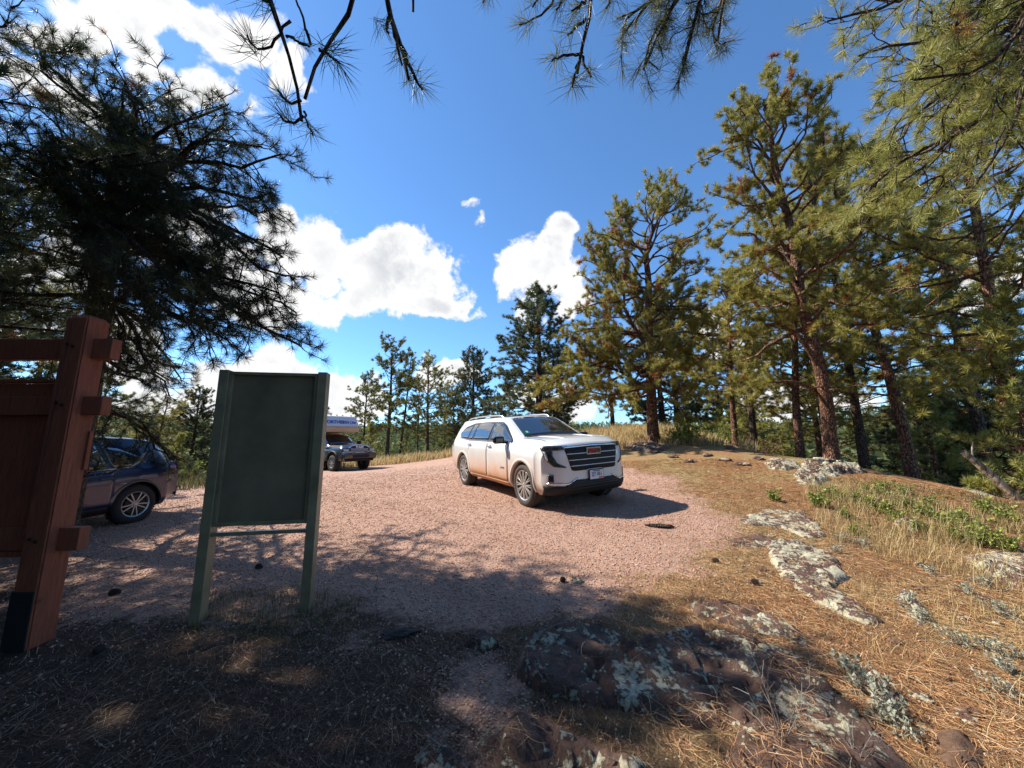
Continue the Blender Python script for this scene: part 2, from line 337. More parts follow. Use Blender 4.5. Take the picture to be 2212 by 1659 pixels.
rock([(1115, 1400), (1190, 1350), (1300, 1360), (1360, 1390), (1430, 1395), (1500, 1420), (1560, 1500), (1600, 1570), (1500, 1585), (1400, 1545), (1300, 1530), (1180, 1500), (1120, 1460)], .075, 'broad dark red rock with grey lichen at the lower centre, nearest the gravel edge', seed=1, edge=.05, rough=.75, strata=.03)
rock([(1420, 1385), (1500, 1360), (1600, 1380), (1720, 1420), (1800, 1490), (1870, 1560), (1990, 1690), (1960, 1760), (1640, 1740), (1560, 1640), (1600, 1580), (1540, 1500), (1470, 1430)], .07, 'long dark rock ridge with blue-green lichen running to the bottom right corner', seed=2, edge=.05, rough=.75, strata=.03)
rock([(1490, 1300), (1560, 1295), (1640, 1320), (1720, 1355), (1730, 1380), (1650, 1372), (1560, 1350), (1500, 1330)], .05, 'thin dark slab with white lichen just above the shadow line', seed=3, edge=.07, strata=.03)
rock([(1040, 1600), (1120, 1545), (1200, 1560), (1300, 1605), (1400, 1660), (1430, 1760), (1050, 1760)], .10, 'smooth dark red boulder cut by the bottom edge of the photo', seed=4)
rock([(880, 1640), (930, 1612), (985, 1622), (1010, 1660), (980, 1700), (890, 1700)], .1, 'small grey-green lichen boulder at the bottom edge beside the red boulder', 'rock_pale', seed=5)
rock([(1590, 1120), (1650, 1100), (1740, 1102), (1760, 1125), (1790, 1160), (1740, 1165), (1690, 1140), (1620, 1135)], .035, 'flat sunlit rock rimmed with white lichen beside tall dry grass', 'rock_pale', seed=6, edge=.06, strata=.02)
rock([(1570, 1165), (1640, 1155), (1700, 1172), (1640, 1185), (1580, 1180)], .03, 'low reddish slab nearly buried in needles beyond the lichen ledge', seed=16, edge=.05)
rock([(1655, 1175), (1720, 1168), (1800, 1200), (1830, 1250), (1800, 1270), (1860, 1310), (1920, 1350), (1880, 1352), (1790, 1318), (1720, 1270), (1660, 1215)], .045, 'long sunlit rock ledge thickly covered with pale lichen', 'rock_pale', seed=7, edge=.06)
rock([(2085, 1205), (2140, 1195), (2230, 1200), (2330, 1230), (2330, 1300), (2230, 1290), (2140, 1250)], .07, 'white lichen boulder at the right edge of the photo', 'rock_pale', seed=8, edge=.1)
rock([(1650, 1000), (1690, 993), (1722, 1000), (1735, 1010), (1700, 1018), (1660, 1014)], .11, 'small layered slab left of the lichen slab under the big leaning pine', 'rock_pale', seed=9, strata=.05)
rock([(1730, 1003), (1780, 998), (1850, 1012), (1870, 1022), (1800, 1030), (1745, 1022)], .17, 'long flat lichen slab lying at the foot of the big leaning pine', 'rock_pale', seed=10, strata=.06, edge=.15)
rock([(1715, 1025), (1760, 1018), (1790, 1036), (1770, 1050), (1725, 1046)], .15, 'rounded lichen block in front of the long flat slab', 'rock_pale', seed=11, edge=.12)
rock([(1935, 1290), (1965, 1280), (2010, 1330), (2015, 1355), (1975, 1350)], .1, 'small pale rock with a dark hollow among the sunlit needles', 'rock_pale', seed=12)
rock([(2100, 1062), (2150, 1055), (2200, 1068), (2190, 1082), (2130, 1080)], .14, 'grey boulder half hidden in grass near the right edge', 'rock_pale', seed=13)
rock([(1930, 1130), (1975, 1122), (2010, 1140), (1970, 1150)], .08, 'small whitish rock among the green weeds', 'rock_pale', seed=14)
rock([(2010, 1580), (2070, 1570), (2130, 1630), (2110, 1665), (2050, 1650)], .06, 'bare brown stone in the bottom right corner', 'rock_bare', seed=15)
rock([(1345, 962), (1400, 955), (1450, 965), (1440, 975), (1370, 975)], .1, 'dark low ledge of rock and roots behind the white car', 'rock_dark', seed=17, edge=.2)
rock([(1560, 965), (1610, 960), (1640, 972), (1590, 978)], .1, 'dark flat ledge between the two nearest pine trunks', 'rock_dark', seed=18, edge=.15)
def topz(x, y):
    z = hgt(x, y)
    for P, f in ROCKS:
        a = np.array(P); k = (x > a[:, 0].min()) & (x < a[:, 0].max()) & (y > a[:, 1].min()) & (y < a[:, 1].max())
        if k.any(): z[k] += np.maximum(f(x[k], y[k]), 0)
    return z
def onrock(x, y):
    r = np.zeros(len(x), bool)
    for P, f in ROCKS: r |= inpoly(x, y, P)
    return r

# ------------------------------------------------------------------ loose ground cover
def island_mat(name, stops, rough=.7, spec=.3, attrw=.0, transl=0.):
    m, t, b = mat(name); g = nd(t, 'ShaderNodeNewGeometry').outputs['Random Per Island']
    f = g if not attrw else math_(t, 'ADD', math_(t, 'MULTIPLY', g, 1 - attrw), math_(t, 'MULTIPLY', attr(t, 'tint'), attrw))
    c = ramp(t, f, stops); t.links.new(c, b.inputs['Base Color']); b.inputs['Roughness'].default_value = rough; b.inputs['Specular IOR Level'].default_value = spec
    if transl:
        tr = nd(t, 'ShaderNodeBsdfTranslucent'); t.links.new(c, tr.inputs[0]); mx = nd(t, 'ShaderNodeMixShader'); mx.inputs[0].default_value = transl
        t.links.new(b.outputs[0], mx.inputs[1]); t.links.new(tr.outputs[0], mx.inputs[2]); t.links.new(mx.outputs[0], t.nodes['Material Output'].inputs[0])
    return m
def polar_pts(n, r0, r1, a0, a1, p=1.):
    r = r0 + (r1 - r0) * RNG.random(n) ** p; a = R(a0) + RNG.random(n) * (R(a1) - R(a0)); return r * np.sin(a), r * np.cos(a), r
def stones():
    x, y, r = polar_pts(230000, 1.2, 20, -60, 52, 1.25)
    lm = lotmask(x, y); k = (RNG.random(len(x)) < np.maximum(lm * (1 - sstep(11, 20, r)), .10 * (r < 5))) & ~onrock(x, y); x, y, r = x[k], y[k], r[k]; n = len(x)
    s = (.004 + .007 * RNG.random(n) ** 2.5) * (1 + .07 * r); O = np.array([(1, 0, 0), (-1, 0, 0), (0, 1, 0), (0, -1, 0), (0, 0, 1), (0, 0, -1)], float)
    V = O[None] * (.6 + .7 * RNG.random((n, 6, 1))) + RNG.normal(0, .22, (n, 6, 3)); q = RNG.random(n) * 6.28; c, d = np.cos(q), np.sin(q)
    V = np.stack([V[..., 0] * c[:, None] - V[..., 1] * d[:, None], V[..., 0] * d[:, None] + V[..., 1] * c[:, None], V[..., 2] * .7], -1) * s[:, None, None]
    V += np.stack([x, y, hgt(x, y) + s * .25], -1)[:, None]
    T = np.array([(0, 2, 4), (2, 1, 4), (1, 3, 4), (3, 0, 4), (2, 0, 5), (1, 2, 5), (3, 1, 5), (0, 3, 5)])
    F = (T[None] + np.arange(n)[:, None, None] * 6).reshape(-1, 3)
    m = island_mat('gravel_stone', [(0, (.22, .10, .07)), (.25, (.46, .25, .175)), (.6, (.58, .365, .26)), (.93, (.66, .46, .34)), (1, (.73, .61, .51))], .9)
    t = m.node_tree; co = objco(t); wv = nd(t, 'ShaderNodeTexWave', i_Scale=.28, i_Distortion=2.5, i_Detail=2); wv.bands_direction = 'DIAGONAL'; t.links.new(co, wv.inputs['Vector']); b = t.nodes['Principled BSDF']; c0 = b.inputs['Base Color'].links[0].from_socket
    f = math_(t, 'ADD', ramp(t, wv.outputs['Fac'], [(.55, (0, 0, 0)), (.85, (.35,) * 3)]), ramp(t, noise(t, co, .9, 6, .7), [(.42, (0, 0, 0)), (.7, (.6,) * 3)]), True); t.links.new(mixc(t, f, c0, (.36, .20, .135)), b.inputs['Base Color'])
    tag(mk('gravel', V.reshape(-1, 3), F, m), kind='stuff')
stones()
def blades(x, y, z, L, w, az, pitch, curve, segs=3, flat=.8, lean=None):
    """strips: start at x,y,z, heading az with elevation pitch, bending by curve"""
    n = len(x); P = np.stack([x, y, z], -1); out = []; a = az.copy(); e = pitch.copy()
    side = np.stack([-np.sin(az), np.cos(az), np.zeros(n)], -1)
    tw = np.stack([np.zeros(n), np.zeros(n), np.ones(n)], -1); sd = side * flat + tw * (1 - flat)
    for k in range(segs + 1):
        ww = (w * (1 - .85 * (k / segs) ** 2) * .5)[:, None]
        out.append(P - sd * ww); out.append(P + sd * ww)
        d = np.stack([np.cos(a) * np.cos(e), np.sin(a) * np.cos(e), np.sin(e)], -1)
        P = P + d * (L / segs)[:, None]; a = a + curve[0] / segs; e = e + curve[1] / segs
    V = np.stack(out, 1); b = np.arange(n)[:, None, None] * (2 * segs + 2); q = np.array([[2 * k, 2 * k + 1, 2 * k + 3, 2 * k + 2] for k in range(segs)])
    return V.reshape(-1, 3), (q[None] + b).reshape(-1, 4)
def needles():
    x, y, r = polar_pts(330000, 1.2, 13, -60, 60, 1.15)
    lm = lotmask(x, y); right = sstep(.5, 2.5, x); pr = (.05 + .70 * (1 - sstep(.15, .95, lm))) * (.55 + .45 * right) * (.6 + .9 * np.clip(vnoise(x * 2, y * 2), 0, 1)); pr = np.where(onrock(x, y), .34 * (vnoise(x * 4, y * 4) > .5), pr)
    k = RNG.random(len(x)) < pr; x, y, r = x[k], y[k], r[k]; n = len(x)
    az = RNG.random(n) * 6.28 * .7 + 2.2 * vnoise(x * 3, y * 3)
    V, F = blades(x, y, topz(x, y) + .002 + .022 * RNG.random(n) ** 2, .07 + .1 * RNG.random(n), (.0016 + .0005 * r), az, RNG.normal(0.05, .16, n), (RNG.normal(0, 1.1, n), RNG.normal(-.15, .3, n)), 3, .75)
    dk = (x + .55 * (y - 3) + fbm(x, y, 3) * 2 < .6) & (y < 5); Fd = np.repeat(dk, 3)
    md = island_mat('shaded_needle', [(0, (.03, .018, .012)), (.35, (.10, .05, .03)), (.7, (.19, .10, .055)), (.93, (.30, .19, .10)), (1, (.42, .34, .22))], .6, .4)  # darker copy of the needle colours, with the left foreground's shade painted in
    tag(mk('shaded_needle_litter', V, F[Fd], md), kind='stuff'); F = F[~Fd]
    m = island_mat('fallen_needle', [(0, (.09, .04, .02)), (.3, (.28, .12, .05)), (.6, (.46, .225, .09)), (.85, (.60, .37, .17)), (1, (.64, .50, .30))], .55, .5)
    tag(mk('pine_needle_litter', V, F, m), kind='stuff')
needles()
def grass_region(px_poly, dens, hmin, hmax, cols, name='dry_grass', w=.004, clump=.5, tilt=.35, maxn=60000, plan=None):
    P = plan or [tuple(G(*p)[:2]) for p in px_poly]; a = np.array(P); lo_, hi = a.min(0), a.max(0); A = np.prod(hi - lo_)
    n = int(min(A * dens, maxn * 4)); x = lo_[0] + RNG.random(n) * (hi[0] - lo_[0]); y = lo_[1] + RNG.random(n) * (hi[1] - lo_[1])
    k = inpoly(x, y, P) & (RNG.random(n) < sstep(.5 - clump * .5, .62, vnoise(x * 1.6 + 5, y * 1.6) * .6 + vnoise(x * 6, y * 6) * .4)) & ~onrock(x, y); x, y = x[k][:maxn], y[k][:maxn]; n = len(x)
    if n == 0: return [np.zeros((0, 3)), np.zeros((0, 4), int)]
    cx = np.round(x / .12) * .12; cy = np.round(y / .12) * .12; x = cx + (x - cx) * .45 + .03 * RNG.normal(0, 1, n); y = cy + (y - cy) * .45 + .03 * RNG.normal(0, 1, n)
    L = (hmin + (hmax - hmin) * RNG.random(n) ** 1.5) * (.6 + .8 * vnoise(x * 1.1 + 3, y * 1.1)); r = np.hypot(x, y)
    return list(blades(x, y, topz(x, y) - .01, L, w * (.7 + .06 * r + .3 * RNG.random(n)), RNG.random(n) * 6.28, 1.5 - np.abs(RNG.normal(0, tilt, n)), (RNG.normal(0, .4, n), -np.abs(RNG.normal(.5, .4, n))), 3, .9))
def join_blades(parts, name, m):
    V = []; F = []; o = 0
    for v, f in parts:
        if len(v): V.append(v); F.append(f + o); o += len(v)
    tag(mk(name, np.concatenate(V), np.concatenate(F), m), kind='stuff')
g_dry = [(0, (.20, .13, .055)), (.3, (.42, .30, .13)), (.7, (.60, .46, .22)), (1, (.70, .58, .34))]
M['dry'] = island_mat('dry_grass_blade', g_dry, .65, .3, transl=.35)
M['green'] = island_mat('green_grass_blade', [(0, (.05, .055, .018)), (.5, (.12, .12, .04)), (1, (.27, .22, .09))], .6, .3, transl=.35)
M['autumn'] = island_mat('autumn_undergrowth', [(0, (.28, .10, .03)), (.3, (.48, .24, .05)), (.6, (.56, .38, .09)), (1, (.40, .38, .11))], .65, .3, transl=.35)
dry = [grass_region([(820, 990), (985, 978), (990, 962), (960, 945), (820, 958)], 260, .25, .6, 0, w=.012, clump=1.2),
       grass_region([(1330, 948), (1500, 952), (1700, 985), (1720, 970), (1640, 950), (1400, 940), (1280, 944)], 180, .2, .5, 0, w=.010, clump=1.2),
       grass_region([(1740, 1050), (1830, 1050), (2260, 1150), (2260, 1330), (1990, 1230), (1800, 1190), (1740, 1110)], 750, .08, .36, 0, w=.004, clump=.7),
       grass_region([(1500, 1080), (1730, 1090), (1800, 1200), (1700, 1240), (1560, 1180)], 350, .05, .16, 0, w=.003),
       grass_region([(1800, 1260), (2260, 1330), (2260, 1660), (2000, 1500), (1850, 1400)], 500, .06, .2, 0, w=.003, clump=.4),
       grass_region([(0, 1330), (380, 1300), (800, 1310), (860, 1360), (1000, 1500), (900, 1659), (0, 1659)], 60, .04, .16, 0, w=.0028, clump=.3, tilt=.7),
       grass_region([(1180, 1500), (1500, 1585), (1700, 1659), (1250, 1659)], 300, .05, .15, 0, w=.0028, clump=.5, tilt=.6)]
pl = [(-22, 23.5), (-12, 24.5), (-4, 28.5), (-2, 34), (-25, 34)]; dry.append(grass_region(None, 90, .3, .7, 0, w=.018, clump=1.2, plan=pl))
pl = [(1.5, 15.5), (4, 14.8), (9, 14), (11, 17), (11, 27), (-2, 27), (-1.5, 16)]; dry.append(grass_region(None, 220, .2, .55, 0, w=.011, clump=1.2, plan=pl))
join_blades(dry, 'dry_grass', M['dry'])
grn = [grass_region([(420, 1285), (640, 1270), (780, 1300), (760, 1380), (600, 1400), (400, 1370)], 2600, .05, .17, 0, w=.003, clump=.9),
       grass_region([(1740, 1040), (1850, 1040), (2260, 1100), (2260, 1190), (1990, 1180), (1800, 1130)], 500, .06, .2, 0, w=.006, clump=.5),
       grass_region([(1600, 1250), (1660, 1240), (1700, 1280), (1650, 1300)], 800, .04, .1, 0, w=.003),
       grass_region([(380, 1040), (430, 1042), (440, 1015), (370, 1012)], 500, .1, .35, 0, w=.01, clump=1.2),
       grass_region([(1190, 1510), (1420, 1560), (1450, 1600), (1250, 1570)], 700, .05, .14, 0, w=.003, clump=.4)]
pl = [(-30, 14.5), (-12.5, 11.6), (-9, 12.6), (-11, 20), (-30, 24)]; grn.append(grass_region(None, 120, .15, .5, 0, w=.014, clump=1.1, plan=pl))
join_blades(grn, 'green_grass', M['green'])
aut = [grass_region([(860, 975), (990, 965), (1000, 940), (900, 945)], 320, .3, .7, 0, w=.02, clump=.9),
       grass_region([(1500, 952), (1700, 975), (1860, 1010), (2212, 1040), (2212, 1000), (1850, 975), (1500, 945)], 160, .15, .5, 0, w=.012, clump=.6)]
join_blades(aut, 'autumn_undergrowth', M['autumn'])

# ------------------------------------------------------------------ trees
def bark_mat(name, c0, c1, c2, scale=17):
    m, t, b = mat(name); co = objco(t); mp = nd(t, 'ShaderNodeMapping'); mp.inputs['Scale'].default_value = (1, 1, .35); t.links.new(co, mp.inputs[0])
    w = nd(t, 'ShaderNodeTexNoise', i_Scale=5, i_Detail=4); t.links.new(mp.outputs[0], w.inputs['Vector'])
    mv = nd(t, 'ShaderNodeVectorMath', operation='MULTIPLY_ADD'); t.links.new(w.outputs['Color'], mv.inputs[0]); mv.inputs[1].default_value = (.3, .3, .3); t.links.new(mp.outputs[0], mv.inputs[2])
    v = voro(t, mv.outputs[0], scale, 'DISTANCE_TO_EDGE'); n = noise(t, mp.outputs[0], 30, 6, .7); f = math_(t, 'ADD', math_(t, 'MULTIPLY', v, 2.2), math_(t, 'MULTIPLY', math_(t, 'SUBTRACT', n, .5), .7))
    c = ramp(t, f, [(.0, c0), (.22, c1), (.55, c2)]); c = mixc(t, ramp(t, noise(t, co, 1.3, 4), [(.45, (0, 0, 0)), (.65, (.6,) * 3)]), c, tuple(q * .55 for q in c1))
    t.links.new(c, b.inputs['Base Color']); b.inputs['Roughness'].default_value = .92; b.inputs['Specular IOR Level'].default_value = .2; bump(t, b, f, 1., .04); return m
M['bark'] = bark_mat('pine_bark', (.02, .013, .010), (.17, .085, .055), (.36, .20, .13)); M['bark_dark'] = bark_mat('dark_pine_bark', (.014, .010, .009), (.085, .055, .04), (.17, .12, .09))
M['dead'] = bark_mat('weathered_wood', (.12, .09, .06), (.36, .29, .22), (.52, .45, .36), 7)
def needle_mat(name, a, b_, c):
    brown = (.30, .11, .03)
    m, t, b = mat(name); g = nd(t, 'ShaderNodeNewGeometry').outputs['Random Per Island']; ti = attr(t, 'tint')
    col = ramp(t, math_(t, 'ADD', math_(t, 'MULTIPLY', g, .5), math_(t, 'MULTIPLY', ti, .5)), [(.1, a), (.5, b_), (.9, c)])
    col = mixc(t, math_(t, 'GREATER_THAN', ti, 1.05), col, ramp(t, g, [(0, (.16, .06, .02)), (1, (.42, .17, .05))]))
    t.links.new(col, b.inputs['Base Color']); b.inputs['Roughness'].default_value = .42; b.inputs['Specular IOR Level'].default_value = .35
    tr = nd(t, 'ShaderNodeBsdfTranslucent'); t.links.new(col, tr.inputs[0]); mx = nd(t, 'ShaderNodeMixShader'); mx.inputs[0].default_value = .38
    t.links.new(b.outputs[0], mx.inputs[1]); t.links.new(tr.outputs[0], mx.inputs[2]); t.links.new(mx.outputs[0], t.nodes['Material Output'].inputs[0]); return m
M['nd_olive'] = needle_mat('olive_needles', (.17, .165, .035), (.36, .33, .08), (.52, .45, .14))
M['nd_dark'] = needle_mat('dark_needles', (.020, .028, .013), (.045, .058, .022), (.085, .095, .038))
M['nd_mid'] = needle_mat('mid_green_needles', (.08, .095, .028), (.19, .20, .06), (.31, .29, .10))
M['nd_bright'] = needle_mat('bright_needles', (.17, .185, .04), (.36, .36, .09), (.52, .48, .17))
M['nd_far'] = needle_mat('far_needles', (.06, .075, .03), (.12, .14, .05), (.21, .22, .08)); M['nd_far'].node_tree.nodes['Principled BSDF'].inputs['Specular IOR Level'].default_value = .1
M['nd_blue'] = needle_mat('grey_green_needles', (.05, .065, .03), (.12, .14, .06), (.22, .23, .11))
def unit(v): return v / (np.linalg.norm(v) + 1e-12)
def template(n, L, w, spread0, spread1, segs, nvar, rng, back=.35, curve=.25):
    out = []
    for _ in range(nvar):
        th = R(spread0) + (R(spread1) - R(spread0)) * rng.random(n) ** .8; ph = rng.random(n) * 6.283
        d = np.stack([np.sin(th) * np.cos(ph), np.sin(th) * np.sin(ph), np.cos(th)], -1); l = L * (.75 + .35 * rng.random(n))
        root = np.stack([0 * th, 0 * th, -back * L * rng.random(n)], -1) + rng.normal(0, .004, (n, 3))
        sd = np.cross(d, rng.normal(0, 1, (n, 3))); sd /= np.linalg.norm(sd, axis=1, keepdims=True)
        ww = w * .5
        if segs == 1: V = np.stack([root - sd * ww, root + sd * ww, root + d * l[:, None]], 1)
        else:
            mid = root + d * (l * .5)[:, None]; d2 = d + np.array([0, 0, curve]) + rng.normal(0, .08, (n, 3)); d2 /= np.linalg.norm(d2, axis=1, keepdims=True); tip = mid + d2 * (l * .5)[:, None]
            V = np.stack([root - sd * ww * .8, root + sd * ww * .8, mid + sd * ww, mid - sd * ww, tip], 1)
        out.append(V)
    return np.stack(out)
def tufts_np(P, Dr, S, tint, tmpl, rng):
    P = np.asarray(P); Dr = np.asarray(Dr); n = len(P); Dr = Dr / (np.linalg.norm(Dr, axis=1, keepdims=True) + 1e-9)
    ref = rng.normal(0, 1, (n, 3)); U = np.cross(Dr, ref); U /= np.linalg.norm(U, axis=1, keepdims=True); W = np.cross(Dr, U); B = np.stack([U, W, Dr], 1)
    T = tmpl[rng.integers(0, len(tmpl), n)]; nn, nv = T.shape[1:3]
    V = np.einsum('anvi,aij->anvj', T, B) * np.asarray(S)[:, None, None, None] + P[:, None, None]
    V = V.reshape(-1, 3); base = np.arange(n * nn)[:, None] * nv; ti = np.repeat(tint, nn * nv)
    if nv == 3: F = [base + np.array([[0, 1, 2]])]
    else: F = [base + np.array([[0, 1, 2, 3]]), base + np.array([[3, 2, 4]])]
    return V, F, ti
def path(rng, p, d, L, n, wander=.12, g0=0., g1=0.):
    pts = [np.array(p, float)]; d = unit(np.array(d, float)); s = L / n
    for i in range(n):
        t = i / n; d = unit(d + rng.normal(0, wander, 3) + np.array([0, 0, g0 * (1 - t) + g1 * t])); pts.append(pts[-1] + d * s)
    return np.array(pts)
def at(pts, t):
    k = t * (len(pts) - 1); i = min(int(k), len(pts) - 2); return pts[i] + (pts[i + 1] - pts[i]) * (k - i), unit(pts[i + 1] - pts[i])
def resample(pts, n):
    pts = np.asarray(pts, float); s = np.r_[0, np.cumsum(np.linalg.norm(np.diff(pts, axis=0), axis=1))]; u = np.linspace(0, s[-1], n)
    q = np.stack([np.interp(u, s, pts[:, k]) for k in range(3)], -1)
    for _ in range(2): q[1:-1] = (q[:-2] + 2 * q[1:-1] + q[2:]) / 4
    return q
def rot_about(v, ax, a):
    ax = unit(ax); return v * math.cos(a) + np.cross(ax, v) * math.sin(a) + ax * np.dot(ax, v) * (1 - math.cos(a))
class Tree:
    fill = 0.; wig = .14; jit = 0.
    def __init__(s, seed): s.r = np.random.default_rng(seed); s.thick = []; s.thin = []; s.tp = []; s.td = []; s.ts = []; s.tt = []
    def tuft(s, p, d, size, tint=None):
        s.tp.append(p); s.td.append(d); s.ts.append(size * s.r.uniform(.8, 1.15)); s.tt.append(s.r.random() if tint is None else tint)
    def limb(s, pts, r0, sec=.3, twig=.17, seclen=.42, tw=(.12, .3), size=1., start=.25, up=.25, brown=.03, droop=0., maxsec=1.6, ang=(30, 75), bare=0.):
        r = s.r; pts = np.array(pts)
        if s.jit: w_ = r.normal(0, s.jit, pts.shape); w_[1:-1] = (w_[:-2] + w_[1:-1] * 2 + w_[2:]) / 2.5; pts = pts + w_ * np.linspace(0, 1, len(pts))[:, None] ** .5
        L = np.linalg.norm(np.diff(pts, axis=0), axis=1).sum(); n = len(pts)
        s.thick.append((pts, r0 * (1 - .86 * np.linspace(0, 1, n)) + .004)); ns = max(2, int(L * (1 - start) / sec)); bl = r.random() < brown * 1.5
        for i in range(ns + 1):
            t = start + (1 - start) * (i + r.random() * .6) / (ns + .6); t = min(t, .995); p, d = at(pts, t); sgn = 1 if i % 2 else -1
            if r.random() < bare: continue
            axis = unit(np.array([0, 0, 1]) + r.normal(0, .45, 3)); sd = rot_about(d, axis, sgn * R(r.uniform(*ang))); sd = unit(sd + np.array([0, 0, up * r.uniform(0, 1.2)]))
            l = min(maxsec, max(.18, L * seclen * (1.1 - .9 * t) * r.uniform(.6, 1.15))); 
            if i == ns: sd = d; l = min(l, .25)
            s.branch(p, sd, l, r0 * .3 * (1 - .6 * t) + .003, twig, tw, size, up, brown if not bl else .35, droop)
    def branch(s, p, d, l, rad, twig, tw, size, up, brown, droop):
        r = s.r; pts = path(r, p, d, l, 5, s.wig, -droop, up * .25); s.thin.append((pts, np.linspace(rad, .0035, 6))); nt = max(1, int(l / twig)); br = r.random() < brown
        for j in range(nt):
            t = .2 + .8 * (j + r.random()) / nt; t = min(t, .99); q, e = at(pts, t); sg = 1 if j % 2 else -1
            e = unit(rot_about(e, unit(np.array([0, 0, 1]) + r.normal(0, .7, 3)), sg * R(r.uniform(25, 70))) + np.array([0, 0, up])); tl = r.uniform(*tw)
            if s.fill and r.random() < s.fill: s.tuft(q, e + np.array([0, 0, .3]), size * .85)
            tp = path(r, q, e, tl, 3, .18, -droop, up * .4); s.thin.append((tp, np.array([.0075, .0065, .0055, .0045]))); s.tuft(tp[-1], tp[-1] - tp[-2] + np.array([0, 0, .02]), size, 1.2 if (br and r.random() < .7) else None)
        s.tuft(pts[-1], pts[-1] - pts[-2], size, 1.2 if br else None)
    def trunk(s, pts, r0, r1, flare=1.35):
        n = len(pts); t = np.linspace(0, 1, n); rad = r0 * (1 - t) ** .75 + r1 * t; rad = rad * (1 + (flare - 1) * np.exp(-t * n * .9)); s.tr = pts; s.thick.append((pts, rad))
    def auto(s, n, h0, Lfun, el=(0, 45), r0=.05, skip=None, wander=.13, **kw):
        droop = kw.get('droop', 0)
        r = s.r; a = r.random() * 6.28
        for i in range(n):
            t = h0 + (1 - h0) * ((i + r.random()) / n); t = min(t, .985); p, d = at(s.tr, t); a += 2.4 + r.normal(0, .35); q = (t - h0) / (1 - h0)
            L = Lfun(q) * r.uniform(.7, 1.12)
            if skip and skip(a, t): continue
            e = R(el[0] + (el[1] - el[0]) * q + r.normal(0, 9)); pts = path(r, p, (math.cos(a) * math.cos(e), math.sin(a) * math.cos(e), math.sin(e)), L, 8, wander, -droop, .09)
            s.limb(pts, max(.012, r0 * (L / 3) * (1 - .4 * q)), **kw)
    def build(s, name, label, base, tmpl, bark, needles, k=8, group=None, cat='tree', density=1.):
        o = thing(name, label, cat, base, 0, group); b = np.asarray(base)
        V1, F1 = tube_np([(p - b, q) for p, q in s.thick], k); V2, F2 = tube_np([(p - b, q) for p, q in s.thin], 3) if s.thin else (np.zeros((0, 3)), np.zeros((0, 4), int))
        # knobbly bark on the thick wood
        V1 = V1 + np.stack([fbm(V1[:, 2] * 5 + V1[:, 0] * 9, V1[:, 1] * 9, 3)] * 3, -1) * np.array([.05, .05, 0]) * .5
        mk('trunk', np.r_[V1, V2], np.r_[F1, F2 + len(V1)], bark, o, smooth=True)
        V, F, ti = tufts_np(np.array(s.tp) - b, s.td, s.ts, np.array(s.tt), tmpl, s.r); mk('crown', V, F, needles, o, attrs={'tint': ti})
        return o
rt = np.random.default_rng(5)
T_near = template(64, .165, .0034, 12, 98, 2, 6, rt, .45); T_left = template(46, .165, .0048, 8, 95, 2, 6, rt, .55); T_wide = template(50, .17, .0052, 10, 80, 2, 6, rt, .6); T_sparse = template(34, .18, .0032, 8, 85, 2, 6, rt, .8, .1)
T_m2 = template(40, .175, .02, 8, 90, 1, 6, rt, .5); T_mid = template(46, .155, .013, 8, 90, 1, 6, rt, .55); T_far = template(24, .19, .034, 8, 90, 1, 6, rt, .5); T_vfar = template(12, .27, .075, 10, 100, 1, 6, rt, .4)
def pxp(pts, depth, base=None, tilt=0.): return np.array([D(x, y, depth) for x, y in pts])

